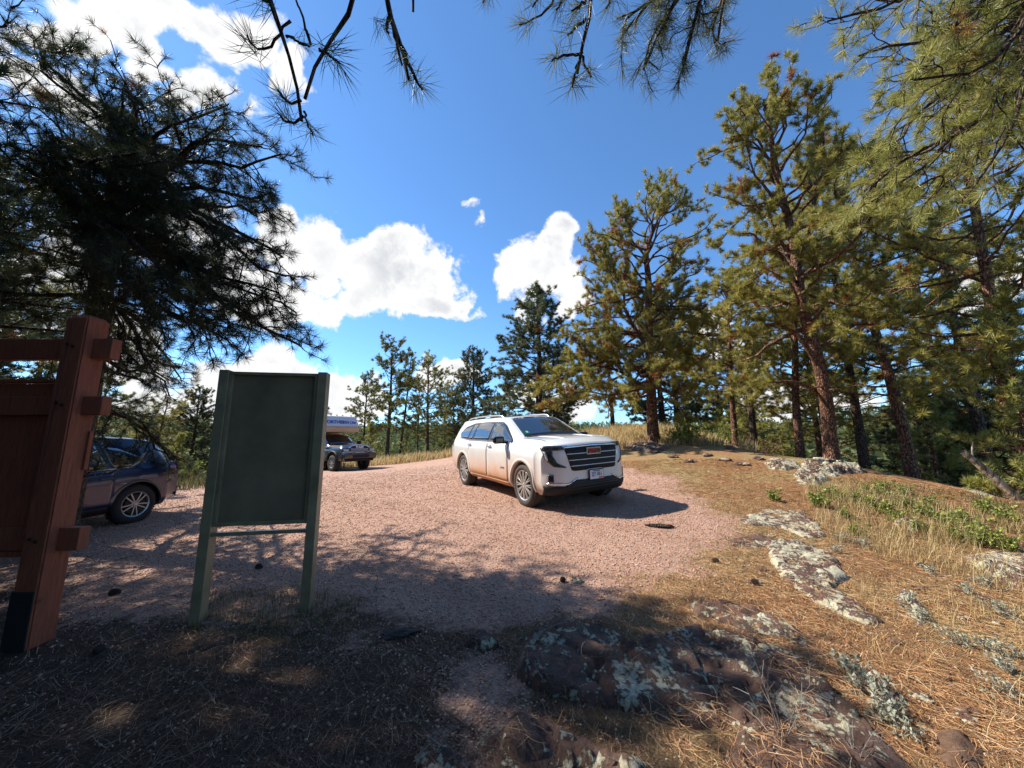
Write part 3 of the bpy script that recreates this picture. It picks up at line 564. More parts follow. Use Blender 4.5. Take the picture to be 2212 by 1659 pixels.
# the big dark pine on the left, its crown between the camera and the sun
def left_pine():
    T = Tree(11); T.fill = .3; T.wig = .26; T.jit = .07; b = np.array([-7.0, 5.9, H1(-7.0, 5.9)]); tr = resample([b + (0, 0, -.2), b + (.1, 0, 1.5), b + (.25, -.1, 3.5), b + (.2, -.2, 5.5), b + (.35, -.2, 7.4)], 14); T.trunk(tr, .24, .04)
    kw = dict(sec=.17, twig=.11, seclen=.52, tw=(.08, .24), size=.72, start=.12, up=.12, brown=.01, droop=.07, maxsec=.8)
    def L(pts, r0=.06, **k2): 
        q = dict(kw); q.update(k2); T.limb(resample(pts, 12), r0, **q)
    # limbs reaching right, traced by where they end
    for (h, ends, r0) in [(6.9, [D(120, 130, 5.6), D(230, 105, 5.2)], .03), (6.4, [D(300, 240, 5.3), D(390, 190, 5.0)], .04), (6.2, [D(330, 330, 5.4), D(560, 260, 4.9)], .05), (5.6, [D(430, 330, 5.0), D(640, 300, 4.7)], .06), (5.2, [D(400, 400, 5.4), D(655, 420, 5.0)], .055),
                         (4.9, [D(380, 420, 5.0), D(560, 520, 4.9), D(675, 540, 4.7)], .06), (4.5, [D(330, 480, 5.3), D(500, 640, 5.0), D(690, 745, 4.8)], .07), (4.4, [D(300, 520, 4.9), D(560, 600, 4.6), D(670, 640, 4.5)], .05), (4.1, [D(250, 560, 5.4), D(400, 690, 5.2), D(560, 740, 5.1)], .05),
                         (3.6, [D(230, 620, 5.8), D(330, 720, 5.8), D(430, 800, 5.8)], .045), (3.0, [D(230, 760, 6.4), D(330, 800, 6.6), D(440, 850, 6.8)], .04), (4.8, [D(150, 400, 4.6), D(380, 560, 4.2), D(520, 690, 4.1)], .05), (5.4, [D(100, 300, 4.7), D(250, 350, 4.3), D(400, 330, 4.1)], .045), (2.2, [D(250, 882, 6.9), D(330, 920, 7.2), D(425, 1003, 7.6)], .05)]:
        p, _ = at(tr, (h + .2) / 7.6); ends = [e + np.array([-.42, 0, 0]) * ((i + 1) / len(ends)) for i, e in enumerate(ends)]; L([p] + ends, r0)
        for e in range(1):  # a companion a little behind
            off = T.r.normal(0, .1, 3); L([p + (0, 0, -.15)] + [q + off * (i + 1) * .8 for i, q in enumerate(ends)], r0 * .8)
    T.auto(34, .46, lambda q: 2.6 * (1 - .5 * q), el=(-8, 50), r0=.05, **{**kw, 'seclen': .42})
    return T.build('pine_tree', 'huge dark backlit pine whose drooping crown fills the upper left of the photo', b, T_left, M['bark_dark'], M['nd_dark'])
left_pine()
# tree behind the camera whose twigs hang in from above
def overhead_pine():
    T = Tree(21); b = np.array([-.2, -3.2, H1(-.2, -3.2)]); tr = resample([b + (0, 0, -.2), b + (0, .1, 2), b + (.2, .2, 4), b + (.2, .3, 7), b + (.1, .2, 10)], 16); T.trunk(tr, .25, .05)
    def hang(pts, depth, r0, twigs, size=1., root=4.6):
        P = [D(x, y, depth if np.isscalar(depth) else dd) for (x, y), dd in zip(pts, depth if not np.isscalar(depth) else [depth] * len(pts))]
        p, _ = at(tr, root / 10); q = resample([p, p + (0, 0, .3) + (P[0] - p) * .4 + np.array([0, 0, .5])] + P, 34); q[12:] += T.r.normal(0, .008, q[12:].shape); T.thick.append((q, np.linspace(.045, r0 * .7, 34) * T.r.uniform(.85, 1.2, 34)))
        for (tp, dd, sz) in twigs:
            W = np.array([D(x, y, dd) for x, y in tp]); n = len(W); W = resample(W, 9); W[1:-1] += T.r.normal(0, .005, W[1:-1].shape); T.thick.append((W, np.linspace(r0 * .7, .005, 9) * T.r.uniform(.85, 1.2, 9))); d = W[-1] - W[-2]; T.tuft(W[-1], d, sz); T.tuft(W[-1] - unit(d) * .02, d, sz * .9)
    hang([(555, -60), (575, 10), (615, 75), (650, 165), (657, 235), (652, 262)], 1.9, .010, [([(627, 45), (590, 90), (573, 112), (548, 105), (535, 78)], 1.95, .95), ([(655, 250), (640, 262), (622, 268), (600, 245)], 1.85, .9), ([(648, 215), (628, 225), (610, 210), (600, 195)], 1.95, .85), ([(620, 80), (650, 90), (668, 100)], 1.9, .5), ([(655, 240), (662, 270), (672, 290)], 2.3, .9)])
    hang([(800, -40), (745, 30), (705, 95), (680, 110), (672, 150), (655, 215)], 1.9, .010, [([(690, 105), (715, 125), (735, 138)], 1.9, .95), ([(670, 95), (655, 60), (640, 0)], 1.9, .01), ([(600, -30), (575, 10), (548, -20)], 1.85, .95)])
    hang([(822, -50), (838, 30), (850, 85), (870, 130), (885, 175)], 1.95, .014, [([(850, 60), (860, 110), (868, 140)], 1.9, .85), ([(868, 100), (890, 150), (915, 195)], 1.95, .95), ([(838, 40), (835, 60), (840, 72)], 1.9, .55)], root=5.2)
    hang([(900, -60), (885, 5), (893, 20)], 2.2, .008, [])
    def dense(pts, depth, n=7, size=.92):
        P = [D(x, y, depth) for x, y in pts]; p, _ = at(tr, .5); q = resample([p, p + (P[0] - p) * .45 + np.array([0, 0, .6])] + P, 20)
        T.thick.append((q, np.linspace(.05, .01, 20))); e = resample(P, 10); T.limb(e, .016, sec=.085, twig=.11, seclen=.4, tw=(.05, .16), size=size, start=.05, up=-.15, brown=.0, droop=.05, maxsec=.36, ang=(20, 60))
    hang([(1285, -70), (1272, 15), (1266, 60), (1255, 110), (1250, 160)], 2.1, .012, [([(1265, 40), (1240, 60), (1225, 75)], 2.1, .8), ([(1258, 110), (1235, 122), (1210, 118), (1195, 135)], 2.1, .9), ([(1252, 130), (1240, 170), (1238, 190)], 2.05, .9), ([(1256, 120), (1266, 150), (1275, 165)], 2.15, .8), ([(1215, -40), (1180, 30), (1140, 45), (1120, 52)], 2.4, .8), ([(1160, -60), (1165, 0), (1150, 15)], 2.3, .8), ([(1230, -60), (1215, 0), (1200, 20)], 2.2, .8), ([(1330, -60), (1320, -10), (1310, 20)], 2.4, .8), ([(1090, -60), (1055, -8), (1045, 8)], 2.6, .75), ([(1275, -10), (1250, 20), (1235, 25)], 2.0, .85)])
    dense([(1510, -60), (1440, 30), (1400, 90), (1390, 150)], 3.2); dense([(1530, -60), (1500, 50), (1480, 110), (1475, 150)], 3.1); dense([(1480, -60), (1400, 10), (1340, 40), (1345, 75)], 3.2); dense([(1580, -70), (1545, 40), (1530, 80), (1550, 90)], 3.3)
    T.auto(60, .3, lambda q: 3.3 * (1 - .5 * q), el=(5, 45), r0=.05, sec=.25, twig=.13, size=1.3, start=.2, skip=lambda a, t: math.sin(a) > .2 and t < .5)  # crown above the view, thickened to hold back sky light
    return T.build('overhanging_pine', 'pine behind the photographer whose sparse needle sprays hang into the top of the photo', b, T_sparse, M['bark_dark'], M['nd_blue'], k=8)
overhead_pine()
# close tree outside the right edge, sunlit boughs sweeping down and left
def right_pine():
    T = Tree(31); T.wig = .24; T.jit = .06; b = np.array([8.6, 4.6, H1(8.6, 4.6)]); tr = resample([b + (0, 0, -.2), b + (-.3, 0, 2.5), b + (-.5, .1, 5), b + (-.8, .1, 8), b + (-1.0, 0, 10.5)], 16); T.trunk(tr, .27, .05)
    kw = dict(sec=.25, twig=.16, seclen=.5, tw=(.12, .36), size=.85, start=.15, up=.02, brown=.06, droop=.08, maxsec=1.1, ang=(15, 55))
    for (h, px, dep, r0) in [(8, [(2140, -120), (1960, -10), (1790, 70)], 4.4, .04), (7.6, [(2200, -60), (2060, 60), (1860, 130)], 4.6, .045), (7.2, [(2230, 0), (2120, 120), (1990, 260), (1880, 330)], 4.8, .05), (6.8, [(2240, 80), (2130, 230), (2000, 330), (1860, 420)], 4.7, .05), (6.4, [(2240, 150), (2140, 260), (2050, 360), (1980, 420)], 5.0, .05), (6.6, [(2230, 60), (2120, 260), (1960, 400), (1850, 455)], 5.4, .045),
                            (7.8, [(2250, -60), (2180, 60), (2080, 190), (1960, 200)], 4.0, .045), (7.0, [(2260, 60), (2200, 220), (2150, 330), (2080, 420)], 4.2, .04), (8.4, [(2230, -160), (2080, -60), (1900, 0)], 4.8, .04), (6.9, [(2250, 30), (2080, 140), (1930, 190)], 5.2, .04), (6.5, [(2250, 120), (2060, 300), (1920, 370)], 5.6, .04), (7.4, [(2230, -40), (2100, 40), (1980, 130)], 5.6, .04)]:
        p, _ = at(tr, h / 10.5); T.limb(resample([p] + [D(x, y, dep) for x, y in px], 14), r0, **kw)
    T.auto(16, .55, lambda q: 2.2 * (1 - .6 * q), el=(-5, 40), r0=.05, sec=.3, twig=.18, size=1.1, start=.3, skip=lambda a, t: False)
    return T.build('pine_tree', 'close sunlit pine leaning in from the upper right with a thicket of drooping twigs', b, T_wide, M['bark_dark'], M['nd_bright'])
right_pine()

def side_pine():  # pine added out of view to extend the shade at lower left
    T = Tree(35); T.fill = .5; b = np.array([-8.4, 2.3, H1(-8.4, 2.3)]); tr = resample([b + (0, 0, -.2), b + (.1, 0, 3), b + (0, -.1, 6), b + (.1, 0, 9.8)], 14); T.trunk(tr, .25, .04)
    T.auto(80, .25, lambda q: 4.4 * (1 - .4 * q), el=(-5, 40), sec=.22, twig=.12, seclen=.45, tw=(.12, .3), size=1.25, start=.15, up=.2, brown=.01)
    return T.build('pine_tree', 'dense unseen pine added beyond the left edge to shade the signs', b, T_near[:, :40], M['bark_dark'], M['nd_dark'])
side_pine()
KW = dict(sec=.165, twig=.09, seclen=.42, tw=(.07, .2), size=1.0, start=.48, up=.3, brown=.07, droop=0.)
def big_pine():      # the leaning pine right of the car
    dd = 10.4; T = Tree(41); T.fill = .55; T.wig = .24; T.jit = .09; b = G(1796, 1002); f = lambda pts, k=0.: np.array([D(x, y, dd + k) for x, y in pts])
    tr = resample(np.r_[[b + (0, 0, -.3)], f([(1793, 960), (1788, 880), (1772, 790), (1752, 730), (1732, 660), (1722, 600), (1720, 560), (1712, 500), (1690, 430), (1672, 350), (1665, 280), (1650, 215)])], 26); T.trunk(tr, .18, .03, 1.3)
    for pts, r0, z in [([(1770, 800), (1735, 740), (1690, 700), (1640, 695), (1590, 720)], .075, 0), ([(1745, 705), (1715, 650), (1665, 632), (1600, 640), (1550, 660)], .07, .3), ([(1785, 862), (1745, 832), (1700, 815), (1650, 822), (1590, 840)], .06, .2), ([(1725, 620), (1690, 560), (1640, 520), (1590, 505)], .06, -.4), ([(1720, 580), (1750, 500), (1760, 420), (1765, 330), (1775, 250)], .07, 0), ([(1722, 590), (1680, 500), (1630, 440), (1600, 400)], .06, .2),
                       ([(1715, 520), (1740, 440), (1790, 380), (1820, 320)], .05, .4), ([(1700, 460), (1640, 380), (1600, 320), (1580, 290)], .045, -.2), ([(1680, 400), (1640, 320), (1610, 250), (1600, 210)], .04, .1), ([(1672, 340), (1700, 270), (1720, 220)], .035, 0), ([(1760, 760), (1830, 700), (1900, 690), (1960, 705)], .05, .5), ([(1740, 690), (1800, 620), (1860, 600), (1920, 610)], .05, .2), ([(1722, 610), (1780, 560), (1840, 540)], .05, -.6), ([(1690, 440), (1740, 380), (1760, 330)], .04, -.3), ([(1665, 300), (1690, 240), (1700, 190)], .03, .2), ([(1668, 320), (1630, 260), (1600, 225)], .03, -.1), ([(1655, 250), (1640, 210), (1635, 200)], .02, 0)]:
        T.limb(resample(f(pts, z), 12), r0, **{**KW, 'start': .4, 'seclen': .5})
    T.auto(42, .38, lambda q: 2.7 * (1 - .2 * q) * (1 if q < .8 else .6), el=(-5, 45), r0=.06, wander=.24, **KW)
    for k in range(7): p, d = at(tr, T.r.uniform(.12, .4)); a = T.r.random() * 6.28; T.thick.append((path(T.r, p, (math.cos(a), math.sin(a), .1), T.r.uniform(.5, 1.6), 6, .15), np.linspace(.02, .004, 7)))
    return T.build('pine_tree', 'tall leaning pine with thick bare limbs behind the flat lichen slab', b, T_mid, M['bark'], M['nd_olive'], k=12)
big_pine()
def spreading_pine():
    dd = 15.6; T = Tree(51); T.fill = .6; T.wig = .24; T.jit = .12; b = G(1412, 953); b = D(1412, 953, dd); b[2] = H1(b[0], b[1]); f = lambda pts, k=0.: np.array([D(x, y, dd + k) for x, y in pts])
    tr = resample(np.r_[[b + (0, 0, -.3)], f([(1410, 925), (1407, 860), (1405, 800), (1402, 720), (1400, 650), (1405, 600), (1390, 560), (1400, 520), (1420, 480)])], 22); T.trunk(tr, .23, .05, 1.45)
    for pts, r0, z in [([(1404, 760), (1370, 700), (1345, 640), (1330, 580), (1300, 540)], .09, 0), ([(1404, 740), (1380, 640), (1350, 590), (1290, 560)], .07, .5), ([(1403, 720), (1330, 712), (1260, 712), (1200, 730)], .07, 0), ([(1350, 660), (1290, 620), (1250, 590)], .05, .3), ([(1405, 800), (1330, 780), (1250, 790), (1170, 830)], .06, -.3), ([(1408, 850), (1360, 830), (1300, 825), (1240, 800)], .05, -.8), ([(1400, 650), (1450, 590), (1500, 560)], .06, 0), ([(1400, 700), (1460, 680), (1530, 690)], .06, .4), ([(1405, 790), (1470, 760), (1530, 770)], .05, -.4), ([(1400, 560), (1350, 480), (1330, 430)], .05, 0),
                       ([(1398, 520), (1440, 450), (1480, 430), (1520, 440)], .05, .2), ([(1405, 460), (1440, 420), (1460, 400)], .03, 0), ([(1300, 560), (1260, 530), (1240, 520)], .03, .2), ([(1395, 540), (1340, 520), (1290, 500)], .05, -.5), ([(1406, 830), (1440, 800), (1480, 800)], .04, -1.), ([(1380, 640), (1300, 660), (1230, 660)], .05, -.6), ([(1406, 850), (1340, 800), (1250, 790), (1165, 840)], .05, -.2), ([(1405, 835), (1330, 850), (1260, 855), (1185, 875)], .045, -1.), ([(1408, 870), (1460, 855), (1525, 850)], .045, -.6), ([(1404, 760), (1340, 740), (1270, 760), (1220, 790)], .05, .5), ([(1404, 780), (1460, 760), (1540, 790)], .05, 0), ([(1402, 700), (1470, 640), (1530, 640)], .05, -.5)]:
        T.limb(resample(f(pts, z), 12), r0, **{**KW, 'start': .2, 'sec': .17, 'seclen': .5, 'brown': .07})
    T.auto(56, .24, lambda q: 3.3 + .5 * math.sin(3.1 * q) - .9 * q, el=(-8, 34), r0=.06, wander=.24, **{**KW, 'sec': .24})
    return T.build('pine_tree', 'wide spreading pine behind the white car with its lowest boughs near the roof', b, T_mid[:, :34] * np.array([1.12]), M['bark'], M['nd_olive'], k=10)
spreading_pine()
PR = []
def proto(seed, H, r0, Lmax, h0, n, shape, size=1., dark=False, tm=None, lean=(0, 0), needles='nd_olive', sec=.27, twig=.15, **k2):
    T = Tree(seed); T.fill = .75; T.wig = .22; tr = resample([(0, 0, -.4), (lean[0] * .1, lean[1] * .1, H * .25), (lean[0] * .5 + .1, lean[1] * .5, H * .6), (lean[0], lean[1], H)], 16); T.trunk(tr, r0, .025)
    T.auto(n, h0, lambda q: Lmax * shape(q), r0=.045, **{**dict(el=(-6, 55), sec=sec, twig=twig, seclen=.45, tw=(.12, .3), size=size, start=.32, up=.3, brown=.02, wander=.2), **k2})
    for k in range(8): p, d = at(tr, T.r.uniform(.1, max(h0, .2))); a = T.r.random() * 6.28; T.thick.append((path(T.r, p, (math.cos(a), math.sin(a), -.05), T.r.uniform(.5, 1.5), 5, .15), np.linspace(.018, .004, 6)))
    o = T.build('pine_tree', 'x', (0, 0, 0), tm if tm is not None else T_m2, M['bark_dark' if dark else 'bark'], M[needles], k=7); PR.append(o); o['H'] = H; return o
dome = lambda q: (.6 + .9 * q) * (1 - q) ** .4 + .12
cone = lambda q: (1 - q) ** .8 + .06
p_tall = proto(61, 11, .165, 2.4, .38, 44, dome, 1.25, True, needles='nd_mid')
p_cone = proto(62, 11, .22, 4.0, .1, 115, (lambda q: (1 - q) ** .6 * (.75 + .5 * q) + .06), 1.2, True, needles='nd_blue')
p_mid = proto(63, 10, .15, 2.9, .28, 56, dome, 1.15, False, T_mid, lean=(.6, .2))
p_young = proto(64, 4.2, .07, 1.5, .06, 46, cone, 1.1, False, T_mid, needles='nd_bright', sec=.2, twig=.12)
p_thin = proto(65, 12, .16, 1.9, .45, 36, dome, 1.25, True, lean=(.8, -.3), needles='nd_mid')
p_far = proto(66, 11, .2, 2.7, .25, 34, dome, 1.6, True, T_vfar, needles='nd_far', sec=.5, twig=.28)
p_far2 = proto(67, 10, .2, 2.9, .08, 40, cone, 1.6, True, T_vfar, needles='nd_far', sec=.5, twig=.28)
PTEMP = [p_tall, p_cone, p_mid, p_young, p_thin, p_far, p_far2]
used = set()
def plant(p, px, depth, top, rz, label, group=None, sxy=1., name='pine_tree', base_y=None):
    """stand a tree on the ground at this column and distance, as tall as its top in the view"""
    q = D(px, 940, depth); x, y = q[0], q[1]; z = H1(x, y); zt = D(px, top, depth)[2]; s = (zt - z) / p['H']
    o = p if p.name not in used else copy_tree(p); used.add(p.name); o.location = (x, y, z); o.rotation_euler = (0, 0, rz); o.scale = (s * sxy, s * sxy, s); tag(o, label, 'tree', group); o.name = name; return o
gA = 'pines standing beyond the dark pickup'; gR = 'pines in the wood on the right'
plant(p_cone, 1165, 27, 612, .3, 'dense conical grey-green pine left of the spreading pine', sxy=1.3)
plant(p_tall, 838, 36, 738, 1.2, 'tallest pine of the distant clump right of the pickup', gA, 1.15)
plant(p_tall, 788, 38, 815, 2.9, 'short pine at the left end of the distant clump', gA, .95)
plant(p_thin, 862, 40, 770, .4, 'thin straight pine just behind the tallest one of the distant clump', gA, .95)
plant(p_mid, 925, 37, 785, 4.4, 'ragged dark pine in the middle of the distant clump', gA, 1.15)
plant(p_thin, 903, 39, 820, 2.2, 'slender pine between the tallest and the ragged dark pine', gA, .8)
plant(p_mid, 985, 33, 838, 3.3, 'low crooked pine leaning left behind the rear of the white car', gA, 1.1)
plant(p_cone, 1022, 32, 752, 2.1, 'shapely pine with a pointed top above the rear of the white car', gA, 1.1)
plant(p_tall, 960, 42, 850, 5.1, 'small far pine seen between the crooked and the ragged pine', gA, 1.1)
plant(p_tall, 1075, 40, 860, 2.0, 'low pine half hidden behind the conical grey-green pine', gA, 1.2)
plant(p_thin, 1325, 24, 640, 1.9, 'slim pine trunk left of the spreading pine', gR, 1.2)
plant(p_tall, 1465, 24, 600, 4.1, 'dark pine right behind the spreading pine', gR, 1.2)
plant(p_thin, 1627, 18, 560, .9, 'straight pine between the spreading and the leaning pine', gR, 1.3)
plant(p_mid, 1722, 15, 470, 5.0, 'upright pine close on the left of the big leaning trunk', gR, 1.1)
plant(p_tall, 1858, 14.5, 380, 3.6, 'straight dark pine right of the big leaning trunk', gR, 1.0)
plant(p_mid, 1958, 12.5, 260, 2.4, 'pine leaning left behind the low green boughs', gR, 1.0)
plant(p_mid, 2190, 8.8, 60, 3.9, 'thick pine trunk crossing the right edge of the photo', gR, .95)
plant(p_thin, 2120, 13.5, 330, 1.1, 'tall thin pine behind the trunk at the right edge', gR, 1.2)
plant(p_tall, 2040, 19, 480, .2, 'pine glimpsed between the leaning ones on the right', gR, 1.2)
plant(p_tall, 1560, 27, 690, 2.7, 'half hidden pine right of the spreading pine', gR, 1.3)
plant(p_mid, 1790, 24, 640, 1.0, 'pine showing through behind the big leaning trunk', gR, 1.2)
plant(p_young, 2025, 9.6, 830, .5, 'bushy young bright green pine under the trees on the right', 'young pines', 1.15, 'young_pine')
plant(p_young, 2230, 8.0, 640, 1.7, 'taller bright young pine cut by the right edge', 'young pines', .9, 'young_pine')
plant(p_young, 1560, 22, 880, 2.6, 'small bright pine in the grass between the trunks', 'young pines', 1., 'young_pine')
plant(p_young, 880, 34, 935, 3.1, 'little green pine in front of the distant clump', 'young pines', 1.2, 'young_pine')
plant(p_young, 800, 30, 915, 1.1, 'little green pine just behind the pickup', 'young pines', 1.2, 'young_pine')
plant(p_young, 392, 15, 940, 4.0, 'little pine beside the tail of the dark blue car', 'young pines', 1.2, 'young_pine')
plant(p_young, 1185, 24, 905, .8, 'small pine under the conical grey-green pine', 'young pines', 1.4, 'young_pine')
plant(p_tall, 210, 22, 790, 1.3, 'pine behind the dark blue car just right of the red post', 'pines behind the dark blue car', 1.2)
plant(p_mid, 330, 19, 870, .3, 'low pine between the red post and the green panel', 'pines behind the dark blue car', 1.5)
plant(p_cone, 420, 21, 840, 2.3, 'bushy pine beside the left post of the green panel', 'pines behind the dark blue car', 1.1)
plant(p_mid, 60, 17, 640, 5.3, 'tall pine behind the rails of the red sign', 'pines behind the dark blue car', 1.2)
plant(p_cone, -180, 13, 350, 1.3, 'pine outside the left edge shading the parked cars', None, 1.2)
plant(p_cone, -420, 9.5, 100, 2.3, 'tall pine beyond the left edge of the photo', None, 1.3)
plant2 = lambda p, x, y, s, rz, label, g: (lambda o: (setattr(o, 'location', (x, y, H1(x, y))), setattr(o, 'rotation_euler', (0, 0, rz)), setattr(o, 'scale', (s * 1.15, s * 1.15, s)), tag(o, label, 'tree', g)))(copy_tree(p))
for i, (p, x, y, s_) in enumerate([(p_cone, -9.2, 1.6, 1.0), (p_cone, -8.2, -1.2, 1.0), (p_mid, -11.5, 3.6, 1.1), (p_cone, -4.5, -6, 1.1), (p_mid, 4.5, -6, 1.1), (p_cone, .5, -9, 1.2), (p_tall, 8, -5, 1.1), (p_cone, -8, -6, 1.1)]): plant2(p, x, y, s_, i * 1.3, 'unseen pine added to block light, behind and left of the photographer', 'light-blocking pines added behind the photographer')  # unseen pines added to keep sky and sun off the foreground
rw = np.random.default_rng(123)
for i in range(24):
    px = rw.uniform(1430, 2280); dep = rw.uniform(17, 36) if px < 1900 else rw.uniform(13, 32); p = (p_young, p_mid, p_young, p_cone, p_tall)[i % 5]; x, y = D(px, 940, dep)[:2]; o = copy_tree(p)
    s_ = rw.uniform(.75, 1.25) * (1.25 if p is p_young else .8); o.location = (x, y, H1(x, y)); o.rotation_euler = (0, 0, rw.uniform(0, 6)); o.scale = (s_ * 1.2, s_ * 1.2, s_)
    tag(o, 'young green pine filling the wood behind the right-hand trunks' if p is p_young else 'pine deeper in the wood behind the right-hand trunks', 'tree', 'pines filling the wood on the right')
rf = np.random.default_rng(77); far_l = ['distant dark pine on the slope beyond the knoll', 'pine in the wood far beyond the lot']
n = 0
while n < 120:
    px = rf.uniform(-50, 2260); dep = rf.uniform(34, 95)
    if 700 < px < 1080 and dep < 60: continue
    x, y = D(px, 940, dep)[:2]; p = (p_far, p_far2)[n % 2]; o = p if p.name not in used else copy_tree(p); used.add(p.name)
    s = rf.uniform(.7, 1.15); o.location = (x, y, H1(x, y)); o.rotation_euler = (0, 0, rf.uniform(0, 6)); o.scale = (s * 1.15, s * 1.15, s); tag(o, far_l[n % 2], 'tree', 'far pines on the slopes beyond the lot'); n += 1
# wooded hills further out: one mass
def far_wood():
    n = 9000; r = rf.uniform(110, 1500, n) ; r = 110 + (r - 110) ** 1.0; a = rf.uniform(R(-62), R(62), n); x = r * np.sin(a); y = r * np.cos(a); z = hgt(x, y); keep = vnoise(x / 60, y / 60) > .22; x, y, z, r = x[keep], y[keep], z[keep], r[keep]; n = len(x)
    s = rf.uniform(.8, 1.3, n) * (1 + r / 900); nb = 22; hh = rf.random((n, nb)); rad = (1 - hh) * 2.6 + .3; q = rf.random((n, nb)) * 6.283
    P = np.stack([x[:, None] + rad * np.cos(q) * s[:, None], y[:, None] + rad * np.sin(q) * s[:, None], z[:, None] + (1 + hh * 9) * s[:, None]], -1)
    V = P[:, :, None] + rf.normal(0, .85, (n, nb, 3, 3)) * s[:, None, None, None]; F = np.arange(n * nb * 3).reshape(-1, 3)
    tag(mk('far_pine_wood', V.reshape(-1, 3), F, M['nd_far'], attrs={'tint': np.repeat(rf.random(n), nb * 3)}), kind='stuff')
far_wood()

# ------------------------------------------------------------------ signs
def wood_mat(name, c):
    m, t, b = mat(name); co = objco(t); mp = nd(t, 'ShaderNodeMapping'); mp.inputs['Scale'].default_value = (6, 6, .6); t.links.new(co, mp.inputs[0])
    n = noise(t, mp.outputs[0], 9, 8, .65, .6); n2 = noise(t, co, 5, 5); col = ramp(t, n, [(.3, tuple(q * .6 for q in c)), (.55, c), (.75, tuple(q * 1.35 for q in c))])
    kn = voro(t, co, 3.2); col = mixc(t, ramp(t, kn, [(.04, (.8,) * 3), (.09, (0,) * 3)]), col, tuple(q * .25 for q in c))
    t.links.new(mixc(t, math_(t, 'MULTIPLY', n2, .4), col, tuple(q * .5 for q in c)), b.inputs['Base Color']); b.inputs['Roughness'].default_value = .7; bump(t, b, n, .35, .01); return m
M['red_wood'] = wood_mat('red_brown_painted_wood', (.35, .09, .042)); M['black'] = simple('flat_black', (.012, .012, .013), .7); M['bolt'] = simple('dark_bolt', (.05, .02, .015), .6, .5)
M['olive_metal'] = simple('olive_painted_metal', (.26, .205, .12), .45, 0, .5, var=.28, vscale=6); M['olive_board'] = simple('dull_olive_board', (.20, .15, .085), .8, var=.32, vscale=2.2)
def sign_frame():
    dp = 2.95; b = G(70, 1385); X0, Y0 = D(75, 1330, dp)[:2]; o = thing('sign_frame', 'large red-brown wooden sign frame with a square post at the left edge', 'sign', (X0, Y0, H1(X0, Y0)))
    z = lambda py: (EYE - math.tan(math.atan((py - 829.5) / FPX) - R(9.28)) * Y0) - H1(X0, Y0)
    s = .19; top = z(688)
    m = MB(); bm = bmesh.new(); bmesh.ops.create_cube(bm, size=1)
    for v in bm.verts: v.co = Vector((v.co.x * s, v.co.y * s, (v.co.z + .5) * (top + .3) - .3))
    bmesh.ops.bevel(bm, geom=[e for e in bm.edges if abs(e.verts[0].co.z - e.verts[1].co.z) > .5], offset=.012, segments=2, affect='EDGES')
    tf = [f for f in bm.faces if f.normal.z > .9]; r = bmesh.ops.inset_individual(bm, faces=tf, thickness=.028, depth=.03); bm.verts.index_update()
    m.add([v.co[:] for v in bm.verts], [[v.index for v in f.verts] for f in bm.faces]); bm.free(); m.build('post', M['red_wood'], o)
    c = MB(); c.tube([(-.035, -s / 2 - .001, top - .02), (-.045, -s / 2 - .001, top * .75), (-.06, -s / 2 - .001, top * .42)], [.003, .004, .001], 4); c.build('crack', M['black'], o)
    g = MB(); g.box((-.004, -s / 2 - .006, z(1262) / 2 - .05), (s - .012, .01, z(1262) + .1), .002); g.box((-s / 2 - .006, .0, z(1262) / 2 - .05), (.01, s - .01, z(1262) + .1), .002); g.build('black_base', M['black'], o)  # thin black plates over the foot of the post
    for (a, bb) in ((727, 770), (851, 891), (1133, 1182)):
        zt, zb = z(a), z(bb); r_ = MB(); r_.box((-1.0, .02, (zt + zb) / 2), (2.0 - s, .085, zt - zb), .006); r_.box((s / 2 + .085, .02, (zt + zb) / 2), (.17, .085, zt - zb), .006); r_.build('rail', M['red_wood'], o)
        k = MB()
        for dx, dz in ((-.05, .02), (.0, .0)): k.lathe([(0, -.012), (.012, -.01), (.014, 0)], 'y', 10, (dx + .02, -s / 2 - .004, (zt + zb) / 2 + dz))
        k.build('bolt', M['bolt'], o)
    p = MB(); p.box((-1.1, .035, (z(822) + z(1150)) / 2), (1.98, .03, z(822) - z(1150)), .003); p.build('board', M['red_wood'], o)
    p = MB(); p.box((-1.1, .03, z(820) + .015), (1.98, .075, .03), .003); p.build('cap_strip', M['red_wood'], o)
    p = MB(); p.box((-1.1, .01, z(1190)), (1.98, .05, .045), .003); p.build('lower_strip', M['red_wood'], o)
    p = MB(); p.box((s / 2 + .012, .075, (z(1010) + z(925)) / 2), (.02, .03, abs(z(1010) - z(925))), .003); p.build('side_strip', M['red_wood'], o)
sign_frame()
